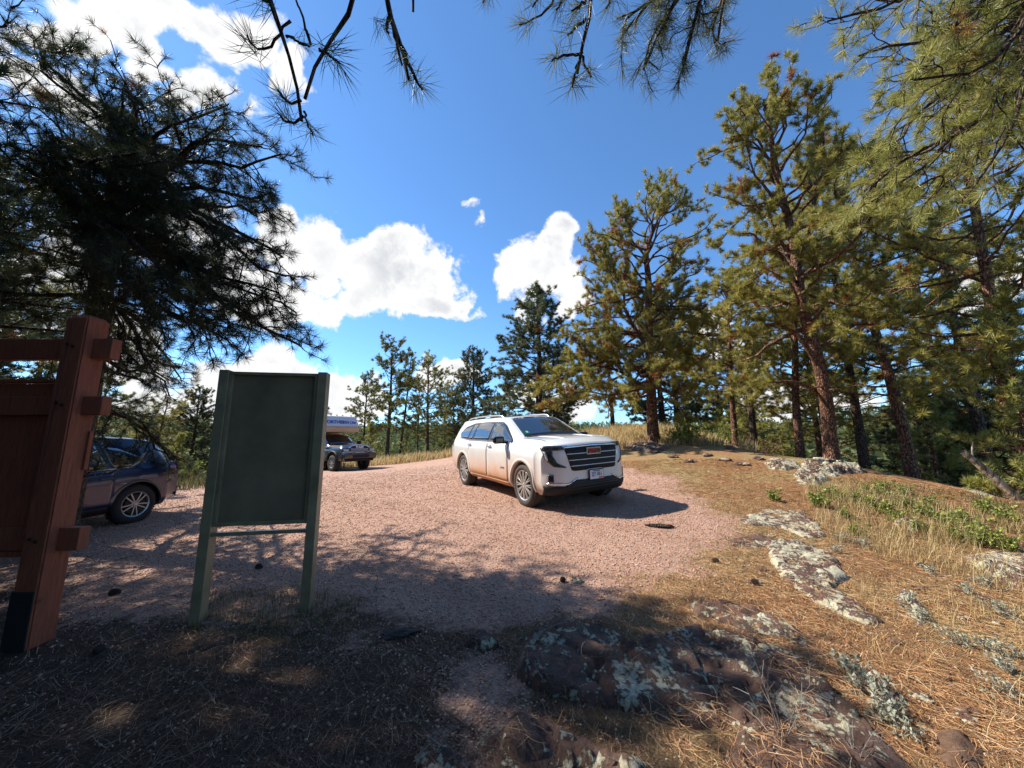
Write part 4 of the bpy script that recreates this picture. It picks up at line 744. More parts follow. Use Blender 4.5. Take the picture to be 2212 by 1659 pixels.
def panel_sign():
    L = D(429, 1325, 3.22); Rr = D(661, 1325, 3.36); yaw = math.atan2(Rr[1] - L[1], Rr[0] - L[0]); w = math.hypot(Rr[0] - L[0], Rr[1] - L[1]); z0 = H1(L[0], L[1])
    o = thing('panel_sign', 'blank olive green panel on two square metal posts, seen from behind', 'sign', (L[0], L[1], z0), yaw)
    z = lambda py, Yd=L[1]: (EYE - math.tan(math.atan((py - 829.5) / FPX) - R(9.28)) * Yd) - z0
    top = z(797); pw, pd = .082, .115
    for x in (0, w): m = MB(); m.box((x, 0, (top - .3) / 2), (pw, pd, top + .3), .004); m.build('post', M['olive_metal'], o)
    bt, bb = top - .012, z(1133); m = MB(); m.box((w / 2, -.0, (bt + bb) / 2), (w - pw + .002, .03, bt - bb)); m.build('panel', M['olive_board'], o)
    f = MB(); fw = .03; iw = w - pw
    for (cx, cz, sx, sz) in ((w / 2, bt - fw / 2, iw, fw), (w / 2, bb + fw / 2, iw, fw)): f.box((cx, -.022, cz), (sx - .004, .03, sz), .003)
    for cx in (pw / 2 + fw / 2 + .002, w - pw / 2 - fw / 2 - .002): f.box((cx, -.0225, (bt + bb) / 2), (fw, .03, bt - bb - 2 * fw - .002), .003)
    f.build('panel_frame', M['olive_metal'], o)
    f = MB(); f.box((w / 2, -.012, z(1150)), (w - pw + .002, .05, .032), .002); f.build('crossbar', M['olive_metal'], o)
panel_sign()

# ------------------------------------------------------------------ vehicles
def tabf(xs, ys, sm=.06):
    g = np.linspace(xs[0] - .4, xs[-1] + .4, 1400); v = np.interp(g, xs, ys); k = max(1, int(sm / (g[1] - g[0]))); ke = np.ones(2 * k + 1) / (2 * k + 1)
    vp = np.r_[np.full(k, v[0]), v, np.full(k, v[-1])]; v = np.convolve(vp, ke, 'valid'); return lambda x: np.interp(x, g, v)
class Car:
    def __init__(s, x0, x1, zb, zs, zt, w, wb, wt, crown=.03, kf=.3, kr=.2, pf=3.5, leanf=((0, 0), (2, 0)), leanr=((0, 0), (2, 0)), gf=.6, gr=.5):
        s.x0, s.x1 = x0, x1; s.zb, s.zs, s.zt, s.w, s.wb, s.wt = [tabf(*q) if callable(q) is False else q for q in (zb, zs, zt, w, wb, wt)]
        s.crown = crown; s.kf, s.kr, s.pf, s.gf, s.gr = kf, kr, pf, gf, gr; s.lf = lambda z: np.interp(z, *zip(*leanf)); s.lr = lambda z: np.interp(z, *zip(*leanr))
    def section(s, x):
        zb, zs, zt, w, wb, wt = [float(f(x)) for f in (s.zb, s.zs, s.zt, s.w, s.wb, s.wt)]; pts = []
        for t in (0, .02, .06, .14, .25, .38, .5, .62, .74, .84, .92, .97, 1.):
            z = zb + (zs - zb) * t; y = w - .11 * max(0, 1 - t / .22) ** 2 - .012 * max(0, t - .3) - (w - wb) * max(0, (t - .72) / .28) ** 2.2; pts.append((y, z))
        zte = zt - min(.05, .5 * max(zt - zs, 0)); 
        for u in (.04, .15, .3, .45, .6, .75, .9, 1.): pts.append((wb - .022 * min(1, u / .1) + (wt - wb + .022) * u + .022 * math.sin(math.pi * u) * min(1, (zt - zs) / .4), zs + (zte - zs) * u))
        pts += [(wt - .02, zt - .3 * (zt - zte)), (wt - .06, zt)]
        return np.array(pts)
    def side(s, x, z):      # half width of the skin at x, z
        q = s.section(x); return float(np.interp(z, q[:, 1], q[:, 0]))
    def deform(s, x, y, z):
        wf = float(s.w(s.x1)); g = sstep(s.x1 - s.gf, s.x1, x); x2 = x - s.kf * g * np.minimum(1.15, np.abs(y) / wf) ** s.pf + s.lf(z) * g
        wr = float(s.w(s.x0)); g = sstep(-(s.x0 + s.gr), -s.x0, -x); return x2 + s.kr * g * np.minimum(1.15, np.abs(y) / wr) ** s.pf + s.lr(z) * g
    def front(s, y, z, o=.006): return (float(s.deform(np.array(s.x1 + o), np.array(y), np.array(z))), y, z)
    def rear(s, y, z, o=.006): return (float(s.deform(np.array(s.x0 - o), np.array(y), np.array(z))), y, z)
    def sidep(s, x, z, sg, o=.005): y = s.side(x, z) + o; return (float(s.deform(np.array(x), np.array(y), np.array(z))), sg * y, z)
    def topp(s, x, v, o=.005):
        q = s.section(x); y = v * q[-1][0]; z = float(s.zt(x)) + s.crown * (1 - v * v) + o; return (float(s.deform(np.array(x), np.array(y), np.array(z))), y, z)
    def body(s, parent, mats, wells, n=90):
        u = np.linspace(0, 1, n); xs = s.x0 + (s.x1 - s.x0) * (u - .08 * np.sin(2 * np.pi * u)); S = [s.section(x) for x in xs]; Mr = len(S[0]); K = 14; kk = np.linspace(-1, 1, K); V = []; F = []
        V = [(x, v * q[i][0], q[i][1] + (s.crown * (1 - v * v) if i == Mr - 1 else s.crown * (1 - v * v) * (i / (Mr - 1)) ** 6)) for x, q in zip(xs, S) for i in range(Mr) for v in kk]
        idx = lambda a, i, k: (a * Mr + i) * K + k
        for a in range(n - 1):
            for i in range(Mr - 1): F.append((idx(a, i, 0), idx(a + 1, i, 0), idx(a + 1, i + 1, 0), idx(a, i + 1, 0))[::-1]); F.append((idx(a, i, K - 1), idx(a + 1, i, K - 1), idx(a + 1, i + 1, K - 1), idx(a, i + 1, K - 1)))
            for k in range(K - 1): F.append((idx(a, 0, k), idx(a + 1, 0, k), idx(a + 1, 0, k + 1), idx(a, 0, k + 1))[::-1]); F.append((idx(a, Mr - 1, k), idx(a + 1, Mr - 1, k), idx(a + 1, Mr - 1, k + 1), idx(a, Mr - 1, k + 1)))
        for i in range(Mr - 1):
            for k in range(K - 1): F.append((idx(0, i, k), idx(0, i + 1, k), idx(0, i + 1, k + 1), idx(0, i, k + 1))[::-1]); F.append((idx(n - 1, i, k), idx(n - 1, i + 1, k), idx(n - 1, i + 1, k + 1), idx(n - 1, i, k + 1)))
        V = np.array(V); V[:, 0] = s.deform(V[:, 0], V[:, 1], V[:, 2]); us = sorted({i for f in F for i in f}); mp = {a: b for b, a in enumerate(us)}
        o = mk('body', V[us], [[mp[i] for i in f] for f in F], None, parent, mats=mats)
        bm = bmesh.new(); bm.from_mesh(o.data); bmesh.ops.recalc_face_normals(bm, faces=bm.faces); bm.to_mesh(o.data); bm.free()
        cut = MB()
        for (x, z, r, y0) in wells:
            for sg in (-1, 1): 
                k = 40; a = [2 * math.pi * j / k for j in range(k)]; V2 = [(x + r * math.cos(q), sg * y0, z + r * math.sin(q)) for q in a] + [(x + r * math.cos(q), sg * 1.3, z + r * math.sin(q)) for q in a]
                cut.add(V2, [tuple((j, (j + 1) % k, k + (j + 1) % k, k + j)) for j in range(k)] + [tuple(range(k))[::-1], tuple(range(k, 2 * k))])
        c = cut.build('cutter', mats[-1]); bm = bmesh.new(); bm.from_mesh(c.data); bmesh.ops.recalc_face_normals(bm, faces=bm.faces); bm.to_mesh(c.data); bm.free()
        md = o.modifiers.new('b', 'BOOLEAN'); md.operation = 'DIFFERENCE'; md.object = c; md.solver = 'EXACT'; pm = o.parent.matrix_world.copy(); o.parent = None; bpy.context.view_layer.update()
        me = bpy.data.meshes.new_from_object(o.evaluated_get(bpy.context.evaluated_depsgraph_get())); o.modifiers.clear(); o.data = me; o.parent = parent; bpy.data.objects.remove(c)
        for p in me.polygons:
            q = p.center; lin = any(((q.x - x) ** 2 + (q.z - z) ** 2) ** .5 < r + .012 and abs(q.y) < s.side(q.x, max(q.z, .25)) - .03 and (abs(((q.x - x) ** 2 + (q.z - z) ** 2) ** .5 - r) < .02 or abs(abs(q.y) - y0) < .01) and abs(q.y) > y0 - .02 for (x, z, r, y0) in wells)
            p.material_index = len(mats) - 1 if lin else 0; p.use_smooth = not lin
        me.materials.clear(); [me.materials.append(m) for m in mats]
        bm = bmesh.new(); bm.from_mesh(me)
        for e in bm.edges:
            if len(e.link_faces) == 2 and e.calc_face_angle(0) > R(38): e.smooth = False
        bm.to_mesh(me); bm.free(); return o
def patch(name, A, B, f, m, parent, nu=24, nv=6, depth=.012, smooth=True):
    """a thin curved panel between two outline chains A and B, laid on surface f(a, b)"""
    def rs(P, n):
        P = np.asarray(P, float); s = np.r_[0, np.cumsum(np.linalg.norm(np.diff(P, axis=0), axis=1))]; u = np.linspace(0, s[-1], n); return np.stack([np.interp(u, s, P[:, k]) for k in (0, 1)], -1)
    a, b = rs(A, nu), rs(B, nu); V = [f(*(a[i] * (1 - j / (nv - 1)) + b[i] * j / (nv - 1))) for j in range(nv) for i in range(nu)]
    F = [(j * nu + i, j * nu + i + 1, (j + 1) * nu + i + 1, (j + 1) * nu + i) for j in range(nv - 1) for i in range(nu - 1)]
    V = np.array(V, float)
    if depth:   # skirt going inwards
        rim = [i for i in range(nu)] + [j * nu + nu - 1 for j in range(1, nv)] + [(nv - 1) * nu + i for i in range(nu - 2, -1, -1)] + [j * nu for j in range(nv - 2, 0, -1)]
        c = V.mean(0); q = V.reshape(nv, nu, 3); N = np.cross(q[-1, nu // 2] - q[0, nu // 2], q[nv // 2, -1] - q[nv // 2, 0]); N /= np.linalg.norm(N) + 1e-9
        if np.dot(N, c - np.array([0, 0, .9])) < 0: N = -N
        k = len(V); V = np.r_[V, V[rim] - N * depth]; F += [(rim[i], k + i, k + (i + 1) % len(rim), rim[(i + 1) % len(rim)]) for i in range(len(rim))]
    o = mk(name, V, F, m, parent); bm = bmesh.new(); bm.from_mesh(o.data); bmesh.ops.recalc_face_normals(bm, faces=bm.faces)
    bm.to_mesh(o.data); bm.free()
    for i, p in enumerate(o.data.polygons): p.use_smooth = smooth and i < (nv - 1) * (nu - 1)
    return o
def text(name, s, size, m, parent, loc, X, Y, depth=.004, bold=.0, align='CENTER', shear=0, sx=1.):
    cu = bpy.data.curves.new('t', 'FONT'); cu.body = s; cu.size = size; cu.align_x = align; cu.align_y = 'CENTER'; cu.extrude = depth; cu.offset = bold; cu.shear = shear
    t = bpy.data.objects.new('t', cu); C.objects.link(t); bpy.context.view_layer.update(); me = bpy.data.meshes.new_from_object(t.evaluated_get(bpy.context.evaluated_depsgraph_get())); bpy.data.objects.remove(t)
    X = Vector(X).normalized(); Y = Vector(Y).normalized(); Z = X.cross(Y); Mx = Matrix(((X.x * sx, Y.x, Z.x, loc[0]), (X.y * sx, Y.y, Z.y, loc[1]), (X.z * sx, Y.z, Z.z, loc[2]), (0, 0, 0, 1))); me.transform(Mx)
    me.materials.clear(); me.materials.append(m); o = bpy.data.objects.new(name, me); C.objects.link(o); o.parent = parent; return o
def paint(name, col, rough=.25, metal=0., coat=1.):
    m, t, b = mat(name); b.inputs['Base Color'].default_value = (*col, 1); b.inputs['Roughness'].default_value = rough; b.inputs['Metallic'].default_value = metal; b.inputs['Coat Weight'].default_value = coat; b.inputs['Coat Roughness'].default_value = .03; return m
def dusty_white():
    m, t, b = mat('dusty_white_paint'); co = objco(t); sx = nd(t, 'ShaderNodeSeparateXYZ'); t.links.new(co, sx.inputs[0]); n = noise(t, co, 2.2, 6, .6)
    h = math_(t, 'ADD', sx.outputs[2], math_(t, 'MULTIPLY', math_(t, 'SUBTRACT', n, .5), .35)); f = ramp(t, h, [(.25, (1,) * 3), (.45, (.95,) * 3), (.66, (.6,) * 3), (.85, (.22,) * 3), (1.0, (.0,) * 3)])
    side = nd(t, 'ShaderNodeMapRange', n_1=.72, n_2=.90); ab = math_(t, 'ABSOLUTE', sx.outputs[1]); t.links.new(ab, side.inputs[0]); f2 = math_(t, 'MULTIPLY', f, math_(t, 'MAXIMUM', side.outputs[0], .1)); 
    bk = nd(t, 'ShaderNodeMapRange', n_1=2.3, n_2=1.9); t.links.new(sx.outputs[0], bk.inputs[0]); f2 = math_(t, 'MULTIPLY', f2, math_(t, 'MAXIMUM', bk.outputs[0], .15))
    t.links.new(mixc(t, f2, (.66, .66, .65), (.44, .21, .10)), b.inputs['Base Color']); t.links.new(math_(t, 'ADD', math_(t, 'MULTIPLY', f2, .5), .28), b.inputs['Roughness']); t.links.new(math_(t, 'SUBTRACT', 1., f2, True), b.inputs['Coat Weight']); b.inputs['Coat Roughness'].default_value = .03; return m
M['white'] = dusty_white(); M['liner'] = simple('wheel_liner', (.02, .018, .016), .9); M['dustliner'] = simple('dusty_liner', (.10, .06, .04), .9)
M['glass'] = simple('tinted_glass', (.012, .014, .016), .03, 0, .8, ior=1.6, coat=1); M['chrome'] = simple('chrome', (.75, .75, .76), .12, 1); M['blackgloss'] = simple('gloss_black', (.01, .01, .011), .15, coat=.4)
M['blackplastic'] = simple('black_plastic', (.014, .014, .014), .6, 0, .3); M['lampdark'] = simple('smoked_lamp', (.02, .02, .022), .08, 0, .6, coat=1); M['lampclear'] = simple('clear_lamp', (.55, .57, .6), .1, .4, .6, coat=1)
M['rubber'] = simple('dusty_tyre', (.055, .045, .038), .85, var=.3, vscale=20); M['rubber_dark'] = simple('black_tyre', (.02, .019, .018), .85); M['rim'] = simple('silver_rim', (.62, .6, .57), .3, .75); M['rim_grey'] = simple('grey_alloy', (.42, .42, .42), .4, .6)
M['redlamp'] = simple('red_lamp', (.35, .01, .01), .1, 0, .6, coat=1); M['seam'] = simple('panel_gap', (.03, .025, .022), .7); M['arch'] = simple('dusty_arch_trim', (.55, .49, .44), .6); M['emblem_red'] = simple('emblem_red', (.42, .015, .02), .3)
M['plate'] = simple('plate_white', (.62, .66, .70), .4); M['plate_ink'] = simple('plate_ink', (.05, .04, .10), .5); M['plate_red'] = simple('plate_red', (.55, .10, .06), .5); M['green_tag'] = simple('green_sticker', (.10, .55, .18), .5); M['silvertrim'] = simple('satin_silver', (.62, .62, .63), .28, .8)
def wheel(parent, x, y, r, wd, sg, rim_r, tyre, rim, style):
    """x,y of the wheel's outer plane; sg = side"""
    b = MB(); b.lathe([(0.02, -.02), (.17, -.02), (.17, -.05), (.02, -.05)], 'y', 24); o = b.build('wheel', M['blackplastic'], parent); o.location = (x, y, r); o.rotation_euler = (0, 0, 0 if sg > 0 else math.pi)
    h = wd / 2; t = MB(); t.lathe([(rim_r - .01, -wd + .02), (rim_r, -wd), (rim_r + .05, -wd - .012), (r - .03, -wd + .01), (r - .004, -wd + .045), (r, -wd + .08), (r, -.08), (r - .004, -.045), (r - .022, -.008), (rim_r + .07, .012), (rim_r + .03, .012), (rim_r + .005, -.002), (rim_r - .012, -.03)], 'y', 48)
    for q in range(56):
        a = q * 2 * math.pi / 56
        for yy in (-.05, -wd + .05): t.box((math.cos(a + (yy < -.1) * .05) * (r + .001), yy, math.sin(a + (yy < -.1) * .05) * (r + .001)), (.012, .06, .022), 0, Matrix.Rotation(0, 3, 'X'))
    t.build('tyre', M[tyre], o, True)
    m = MB(); m.lathe([(rim_r - .012, -.19), (rim_r - .02, -.06), (rim_r - .016, -.012), (rim_r + .004, .0), (rim_r + .004, -.012)], 'y', 48); m.lathe([(0, .002), (.03, .002), (.034, -.01), (.06, -.018), (.07, -.05)], 'y', 24)
    n = {'multi': 12, 'ten': 10, 'truck': 8}[style]
    for q in range(n):
        a = q * 2 * math.pi / n
        if style == 'multi': offs = ((.0, -.085), (.0, .085))
        elif style == 'ten': offs = ((0, .10 * (1 if q % 2 else -1)),)
        else: offs = ((0, 0),)
        for _, da in offs:
            p0 = np.array([math.cos(a) * .045, -.02, math.sin(a) * .045]); p1 = np.array([math.cos(a + da) * (rim_r - .012), -.014, math.sin(a + da) * (rim_r - .012)]); d = p1 - p0; L = np.linalg.norm(d); mid = (p0 + p1) / 2; al = math.atan2(d[2], d[0])
            m.box(mid, (L, .024, {'multi': .017, 'ten': .022, 'truck': .04}[style] * (rim_r / .25)), .003, Matrix.Rotation(-al, 3, 'Y'))
    m.build('rim', M[rim], o); m2 = MB(); m2.lathe([(.03, -.07), (rim_r - .02, -.075)], 'y', 32); m2.build('brake_shadow', M['blackplastic'], o); return o
def arch(parent, car, x, z, r, w_, sg, m, a0=-8, a1=188, o=.012):
    V = []; F = []; n = 30
    for i in range(n + 1):
        a = R(a0 + (a1 - a0) * i / n)
        for rr, oo in ((r - .012, -.03), (r - .008, o), (r + w_ * .7, o), (r + w_, -.004)):
            X = x + rr * math.cos(a); Z = z + rr * math.sin(a); V.append(car.sidep(X, max(Z, float(car.zb(X)) + .01), sg, oo))
    for i in range(n):
        for j in range(3): a = i * 4 + j; F.append((a, a + 1, a + 5, a + 4) if sg < 0 else (a, a + 4, a + 5, a + 1))
    return mk('wheel_arch', V, F, m, parent, smooth=True)
def place_car(o, x, y, yaw, wb, tr):
    f = np.array([math.cos(yaw), math.sin(yaw)]); l = np.array([-f[1], f[0]]); c = np.array([x, y]); h = lambda a, b: H1(*(c + f * a + l * b))
    zf = (h(wb, tr) + h(wb, -tr)) / 2; zr = (h(-wb, tr) + h(-wb, -tr)) / 2; zl = (h(wb, tr) + h(-wb, tr)) / 2; zq = (h(wb, -tr) + h(-wb, -tr)) / 2
    F = Vector((f[0], f[1], (zf - zr) / (2 * wb))).normalized(); Lf = Vector((l[0], l[1], (zl - zq) / (2 * tr))).normalized(); U = F.cross(Lf).normalized(); Lf = U.cross(F)
    o.matrix_world = Matrix(((F.x, Lf.x, U.x, x), (F.y, Lf.y, U.y, y), (F.z, Lf.z, U.z, (zf + zr) / 2 - .012), (0, 0, 0, 1)))

def white_suv():
    o = thing('sport_utility_vehicle', 'white sport utility vehicle with orange dust along its side, parked in the sun', 'car')
    c = Car(-2.68, 2.52, ((-2.68, -2.2, -2, 2.1, 2.3, 2.52), (.48, .35, .30, .28, .29, .31)), ((-2.68, -2.4, -1.5, 0, 1.15, 1.5, 2.3, 2.52), (1.08, 1.20, 1.19, 1.165, 1.175, 1.165, 1.13, 1.08)),
            ((-2.68, -2.62, -2.52, -2.36, -2.1, -1.2, -.2, .35, .5, 1.22, 1.3, 1.9, 2.3, 2.42, 2.52), (1.15, 1.27, 1.48, 1.635, 1.67, 1.70, 1.71, 1.70, 1.66, 1.295, 1.27, 1.255, 1.225, 1.195, 1.155)),
            ((-2.68, -2.2, -1.5, 0, 1.5, 2.1, 2.52), (.93, .985, 1.0, .985, 1.0, .985, .945)), ((-2.68, -2.2, -1.2, 0, 1.2, 1.6, 2.3, 2.52), (.87, .92, .935, .935, .93, .92, .89, .87)),
            ((-2.68, -2.4, -2, 0, .4, 1.25, 1.4, 2.2, 2.52), (.66, .64, .66, .67, .66, .80, .83, .82, .78)), crown=.03, kf=.31, kr=.16, pf=4.6, leanf=((.25, -.10), (.40, .0), (.65, .0), (1.0, -.02), (1.13, -.06), (1.23, -.16)), leanr=((.3, .0), (.9, 0), (1.7, .12)))
    body = c.body(o, [M['white'], M['dustliner']], [(1.59, .40, .455, .62), (-1.59, .40, .455, .62)])
    for sg in (-1, 1):
        for x in (1.59, -1.535): arch(o, c, x, .40, .455, .055, sg, M['arch'])
        S = lambda a, b, off=.004: c.sidep(a, b, sg, off)
        patch('window_surround', [(-1.98, 1.303), (-1.86, 1.224), (-1.3, 1.187), (1.12, 1.187)], [(-2.0, 1.359), (-1.8, 1.504), (-1.3, 1.597), (-.5, 1.62), (.35, 1.604), (.58, 1.527), (1.0, 1.28), (1.12, 1.207)], lambda a, b: S(a, b, .003), M['blackgloss'], o, 50, 8, .0)
        patch('window_trim', [(-1.9, 1.215), (-1.3, 1.175), (1.13, 1.175)], [(-1.9, 1.23), (-1.3, 1.188), (1.13, 1.188)], lambda a, b: S(a, b, .008), M['chrome'], o, 40, 2, .004)
        for (A, B) in (([(.02, 1.195), (1.08, 1.199)], [(.04, 1.576), (.33, 1.592), (.55, 1.52), (.98, 1.271), (1.08, 1.215)]), ([(-.98, 1.195), (-.06, 1.195)], [(-.92, 1.6), (-.5, 1.612), (-.05, 1.576)]), ([(-1.28, 1.199), (-1.06, 1.196)], [(-1.2, 1.583), (-1.0, 1.6)]), ([(-1.92, 1.287), (-1.8, 1.231), (-1.36, 1.199)], [(-1.96, 1.368), (-1.75, 1.495), (-1.28, 1.576)])):
            patch('side_window', A, B, lambda a, b: S(a, b, .006), M['glass'], o, 20, 6, .004)
        for x0, x1 in ((-.01, 1.02), (-1.18, -.03)):
            lowz = .44; zf = (lambda x: lowz)
            A = [(x0, .40), (x1, .40)] if x0 > -.5 else [(-.98, .40), (x1, .40)]; B = [(x0, 1.165), (x1, 1.165)]
            patch('door_gap', [(A[0][0] - .012, .39), (A[1][0] + .012, .39)], [(B[0][0] - .012, 1.17), (B[1][0] + .012, 1.17)], lambda a, b: S(a, b, .0015), M['seam'], o, 16, 14, .0)
            d = patch('door', A, B, lambda a, b: S(a, b, .004), M['white'], o, 16, 14, .004)
            hx = x0 + .12; y = c.side(hx, 1.06) + .025; h = MB(); h.box((hx + .03, sg * y, 1.075), (.19, .03, .032), .012); h.box((hx + .03, sg * (y - .02), 1.075), (.10, .02, .06), .008); h.build('handle', M['silvertrim'], d)
        y = c.side(.9, 1.12); m = MB(); m.box((.87, sg * (y + .15), 1.235), (.12, .24, .15), .04); mo = m.build('mirror', M['blackgloss'], o); m = MB(); m.box((.9, sg * (y + .02), 1.18), (.07, .12, .04), .01); m.build('mirror_arm', M['blackplastic'], mo)
        r_ = MB(); pts = [c.topp(x, sg * 1.02, dz) for x, dz in zip((-1.95, -1.8, -1.3, -.6, .0, .15, .2), (.01, .045, .055, .055, .05, .03, 0))]; r_.tube(pts, .016, 8); r_.build('roof_rail', M['silvertrim'], o, True)
        # belt line trim, dusty lower cladding
        patch('sill_trim', [(-1.02, .30), (1.03, .29)], [(-1.02, .385), (1.03, .385)], lambda a, b: S(a, b, .010), M['white'], o, 20, 4, .01)
        # lamps
        Fz = lambda a, b: c.front(sg * a, b, .010)
        patch('headlight', [(.60, 1.075), (.86, 1.06), (.91, 1.05)], [(.52, 1.145), (.84, 1.155), (.91, 1.14)], Fz, M['lampdark'], o, 14, 5, .01); 
        patch('running_light', [(.885, .90), (.912, 1.05)], [(.862, .90), (.885, 1.05)], lambda a, b: c.front(sg * a, b, .016), M['lampclear'], o, 8, 2, .004)
        patch('lamp_surround', [(.60, .765), (.80, .79), (.90, .92), (.935, 1.13)], [(.60, .785), (.735, .85), (.79, .97), (.79, 1.08)], lambda a, b: c.front(sg * a, b, .008), M['lampdark'], o, 16, 6, .01)
        patch('fog_lamp', [(.80, .50), (.88, .51)], [(.80, .66), (.87, .66)], Fz, M['lampdark'], o, 6, 5, .01)
        patch('bumper_trim', [(.40, .565), (.58, .475), (.90, .49)], [(.40, .59), (.57, .50), (.90, .515)], lambda a, b: c.front(sg * a, b, .014), M['chrome'], o, 14, 3, .012)
        patch('tail_light', [(-2.62, .98), (-2.45, 1.03)], [(-2.62, 1.21), (-2.5, 1.21)], lambda a, b: S(a, b, .008), M['redlamp'], o, 6, 6, .01)
    ws = patch('windshield', [(1.24, -.93), (1.24, .93)], [(.47, -.93), (.47, .93)], lambda a, v: c.topp(a, v, .007), M['glass'], o, 20, 10, .004)
    patch('cowl', [(1.33, -.9), (1.33, .9)], [(1.245, -.96), (1.245, .96)], lambda a, v: c.topp(a, v, .006), M['blackplastic'], o, 14, 3, .004)
    patch('sticker', [(1.13, -.80), (1.13, -.72)], [(1.06, -.80), (1.06, -.72)], lambda a, v: c.topp(a, v, .011), M['green_tag'], ws, 3, 3, 0)
    patch('sunroof', [(.2, -.75), (.2, .75)], [(-1.1, -.75), (-1.1, .75)], lambda a, v: c.topp(a, v, .006), M['glass'], o, 14, 8, .004)
    for v in (-.55, .55): # bonnet creases
        m = MB(); m.tube([c.topp(x, v * q, .0) for x, q in ((2.35, .8), (2.0, .9), (1.6, 1.0), (1.35, 1.05))], [.004, .012, .012, .004], 6); m.build('bonnet_crease', M['white'], o, True)
    patch('bonnet_gap', [(1.33, -1.02), (1.36, 1.02)][:1] + [(2.3, -1.02)], [(1.33, -1.0), (2.3, -1.0)], lambda a, v: c.topp(a, v, .003), M['seam'], o, 16, 2, 0)
    g = patch('grille', [(-.50, .72), (-.44, .705), (-.2, .705), (-.14, .72), (.14, .72), (.2, .705), (.44, .705), (.50, .72)], [(-.60, 1.10), (0, 1.115), (.60, 1.10)], lambda a, b: c.front(a, b, .008), M['blackplastic'], o, 36, 8, .02)
    patch('grille_chrome', [(-.61, 1.105), (0, 1.12), (.61, 1.105)], [(-.62, 1.135), (0, 1.155), (.62, 1.135)], lambda a, b: c.front(a, b, .016), M['chrome'], o, 30, 3, .015)
    for z_, w_ in ((.785, .51), (.885, .545), (.995, .575)): patch('grille_bar', [(-w_, z_), (w_, z_)], [(-w_, z_ + .013), (w_, z_ + .013)], lambda a, b: c.front(a, b, .022), M['silvertrim'], g, 24, 3, .012)
    for z_ in (.745, .835, .94, 1.05): patch('grille_slat', [(-.5, z_), (.5, z_)], [(-.5, z_ + .012), (.5, z_ + .012)], lambda a, b: c.front(a, b, .013), M['blackplastic'], g, 20, 3, .006)
    fx = c.front(0, 1.04, .03)[0]; e = MB(); e.box((fx - .004, 0, 1.03), (.022, .325, .125), .006); eo = e.build('emblem', M['chrome'], o)
    e = MB(); e.box((fx + .008, 0, 1.03), (.006, .285, .085), .002); e.build('emblem_field', M['lampdark'], eo)
    text('emblem_letters', 'GMC', .115, M['emblem_red'], eo, (fx + .014, 0, 1.032), (0, 1, 0), (0, 0, 1), .003, .002, sx=1.08)
    patch('lower_intake', [(-.70, .41), (.70, .41)], [(-.48, .55), (.48, .55)], lambda a, b: c.front(a, b, .010), M['blackplastic'], o, 30, 6, .02)
    patch('lower_bumper', [(-.92, .30), (.92, .30)], [(-.93, .46), (-.62, .45), (-.52, .41), (.52, .41), (.62, .45), (.93, .46)], lambda a, b: c.front(a, b, .014), M['blackplastic'], o, 34, 5, .02)
    for z_ in (.45, .485, .515): patch('intake_bar', [(-.52, z_), (.52, z_)], [(-.52, z_ + .01), (.52, z_ + .01)], lambda a, b: c.front(a, b, .018), M['blackgloss'], o, 18, 3, .004)
    px_ = c.front(0, .6, .03)[0] + .015; pl = MB(); pl.box((px_, 0, .615), (.008, .305, .155), .002); po = pl.build('licence_plate', M['plate'], o); bk = MB(); bk.box((px_ - .012, 0, .615), (.016, .335, .18), .004); bk.build('plate_holder', M['blackplastic'], po)
    text('plate_text', '2JY 861', .098, M['plate_ink'], po, (px_ + .006, 0, .62), (0, 1, 0), (0, 0, 1), .001, .001, sx=.78); st = MB(); st.box((px_ + .0045, .09, .557), (.003, .10, .028)); st.build('plate_mark', M['plate_red'], po); st = MB(); st.box((px_ + .0045, .0, .678), (.003, .16, .015)); st.build('plate_mark', M['plate_ink'], po)
    yb = -(c.side(.72, .66) + .006); text('badge', 'ACADIA', .05, M['blackplastic'], o, (.80, yb, .66), (1, 0, 0), (0, 0, 1), .002)
    for x in (1.59, -1.535):
        for sg in (-1, 1): wheel(o, x, sg * .965, .405, .26, sg, .275, 'rubber', 'rim', 'multi')
    u = MB(); u.box((0, 0, .33), (4.6, 1.1, .12), .03); u.build('chassis', M['liner'], o)
    place_car(o, .31, 9.08, R(-61.8), 1.535, .85)
white_suv()

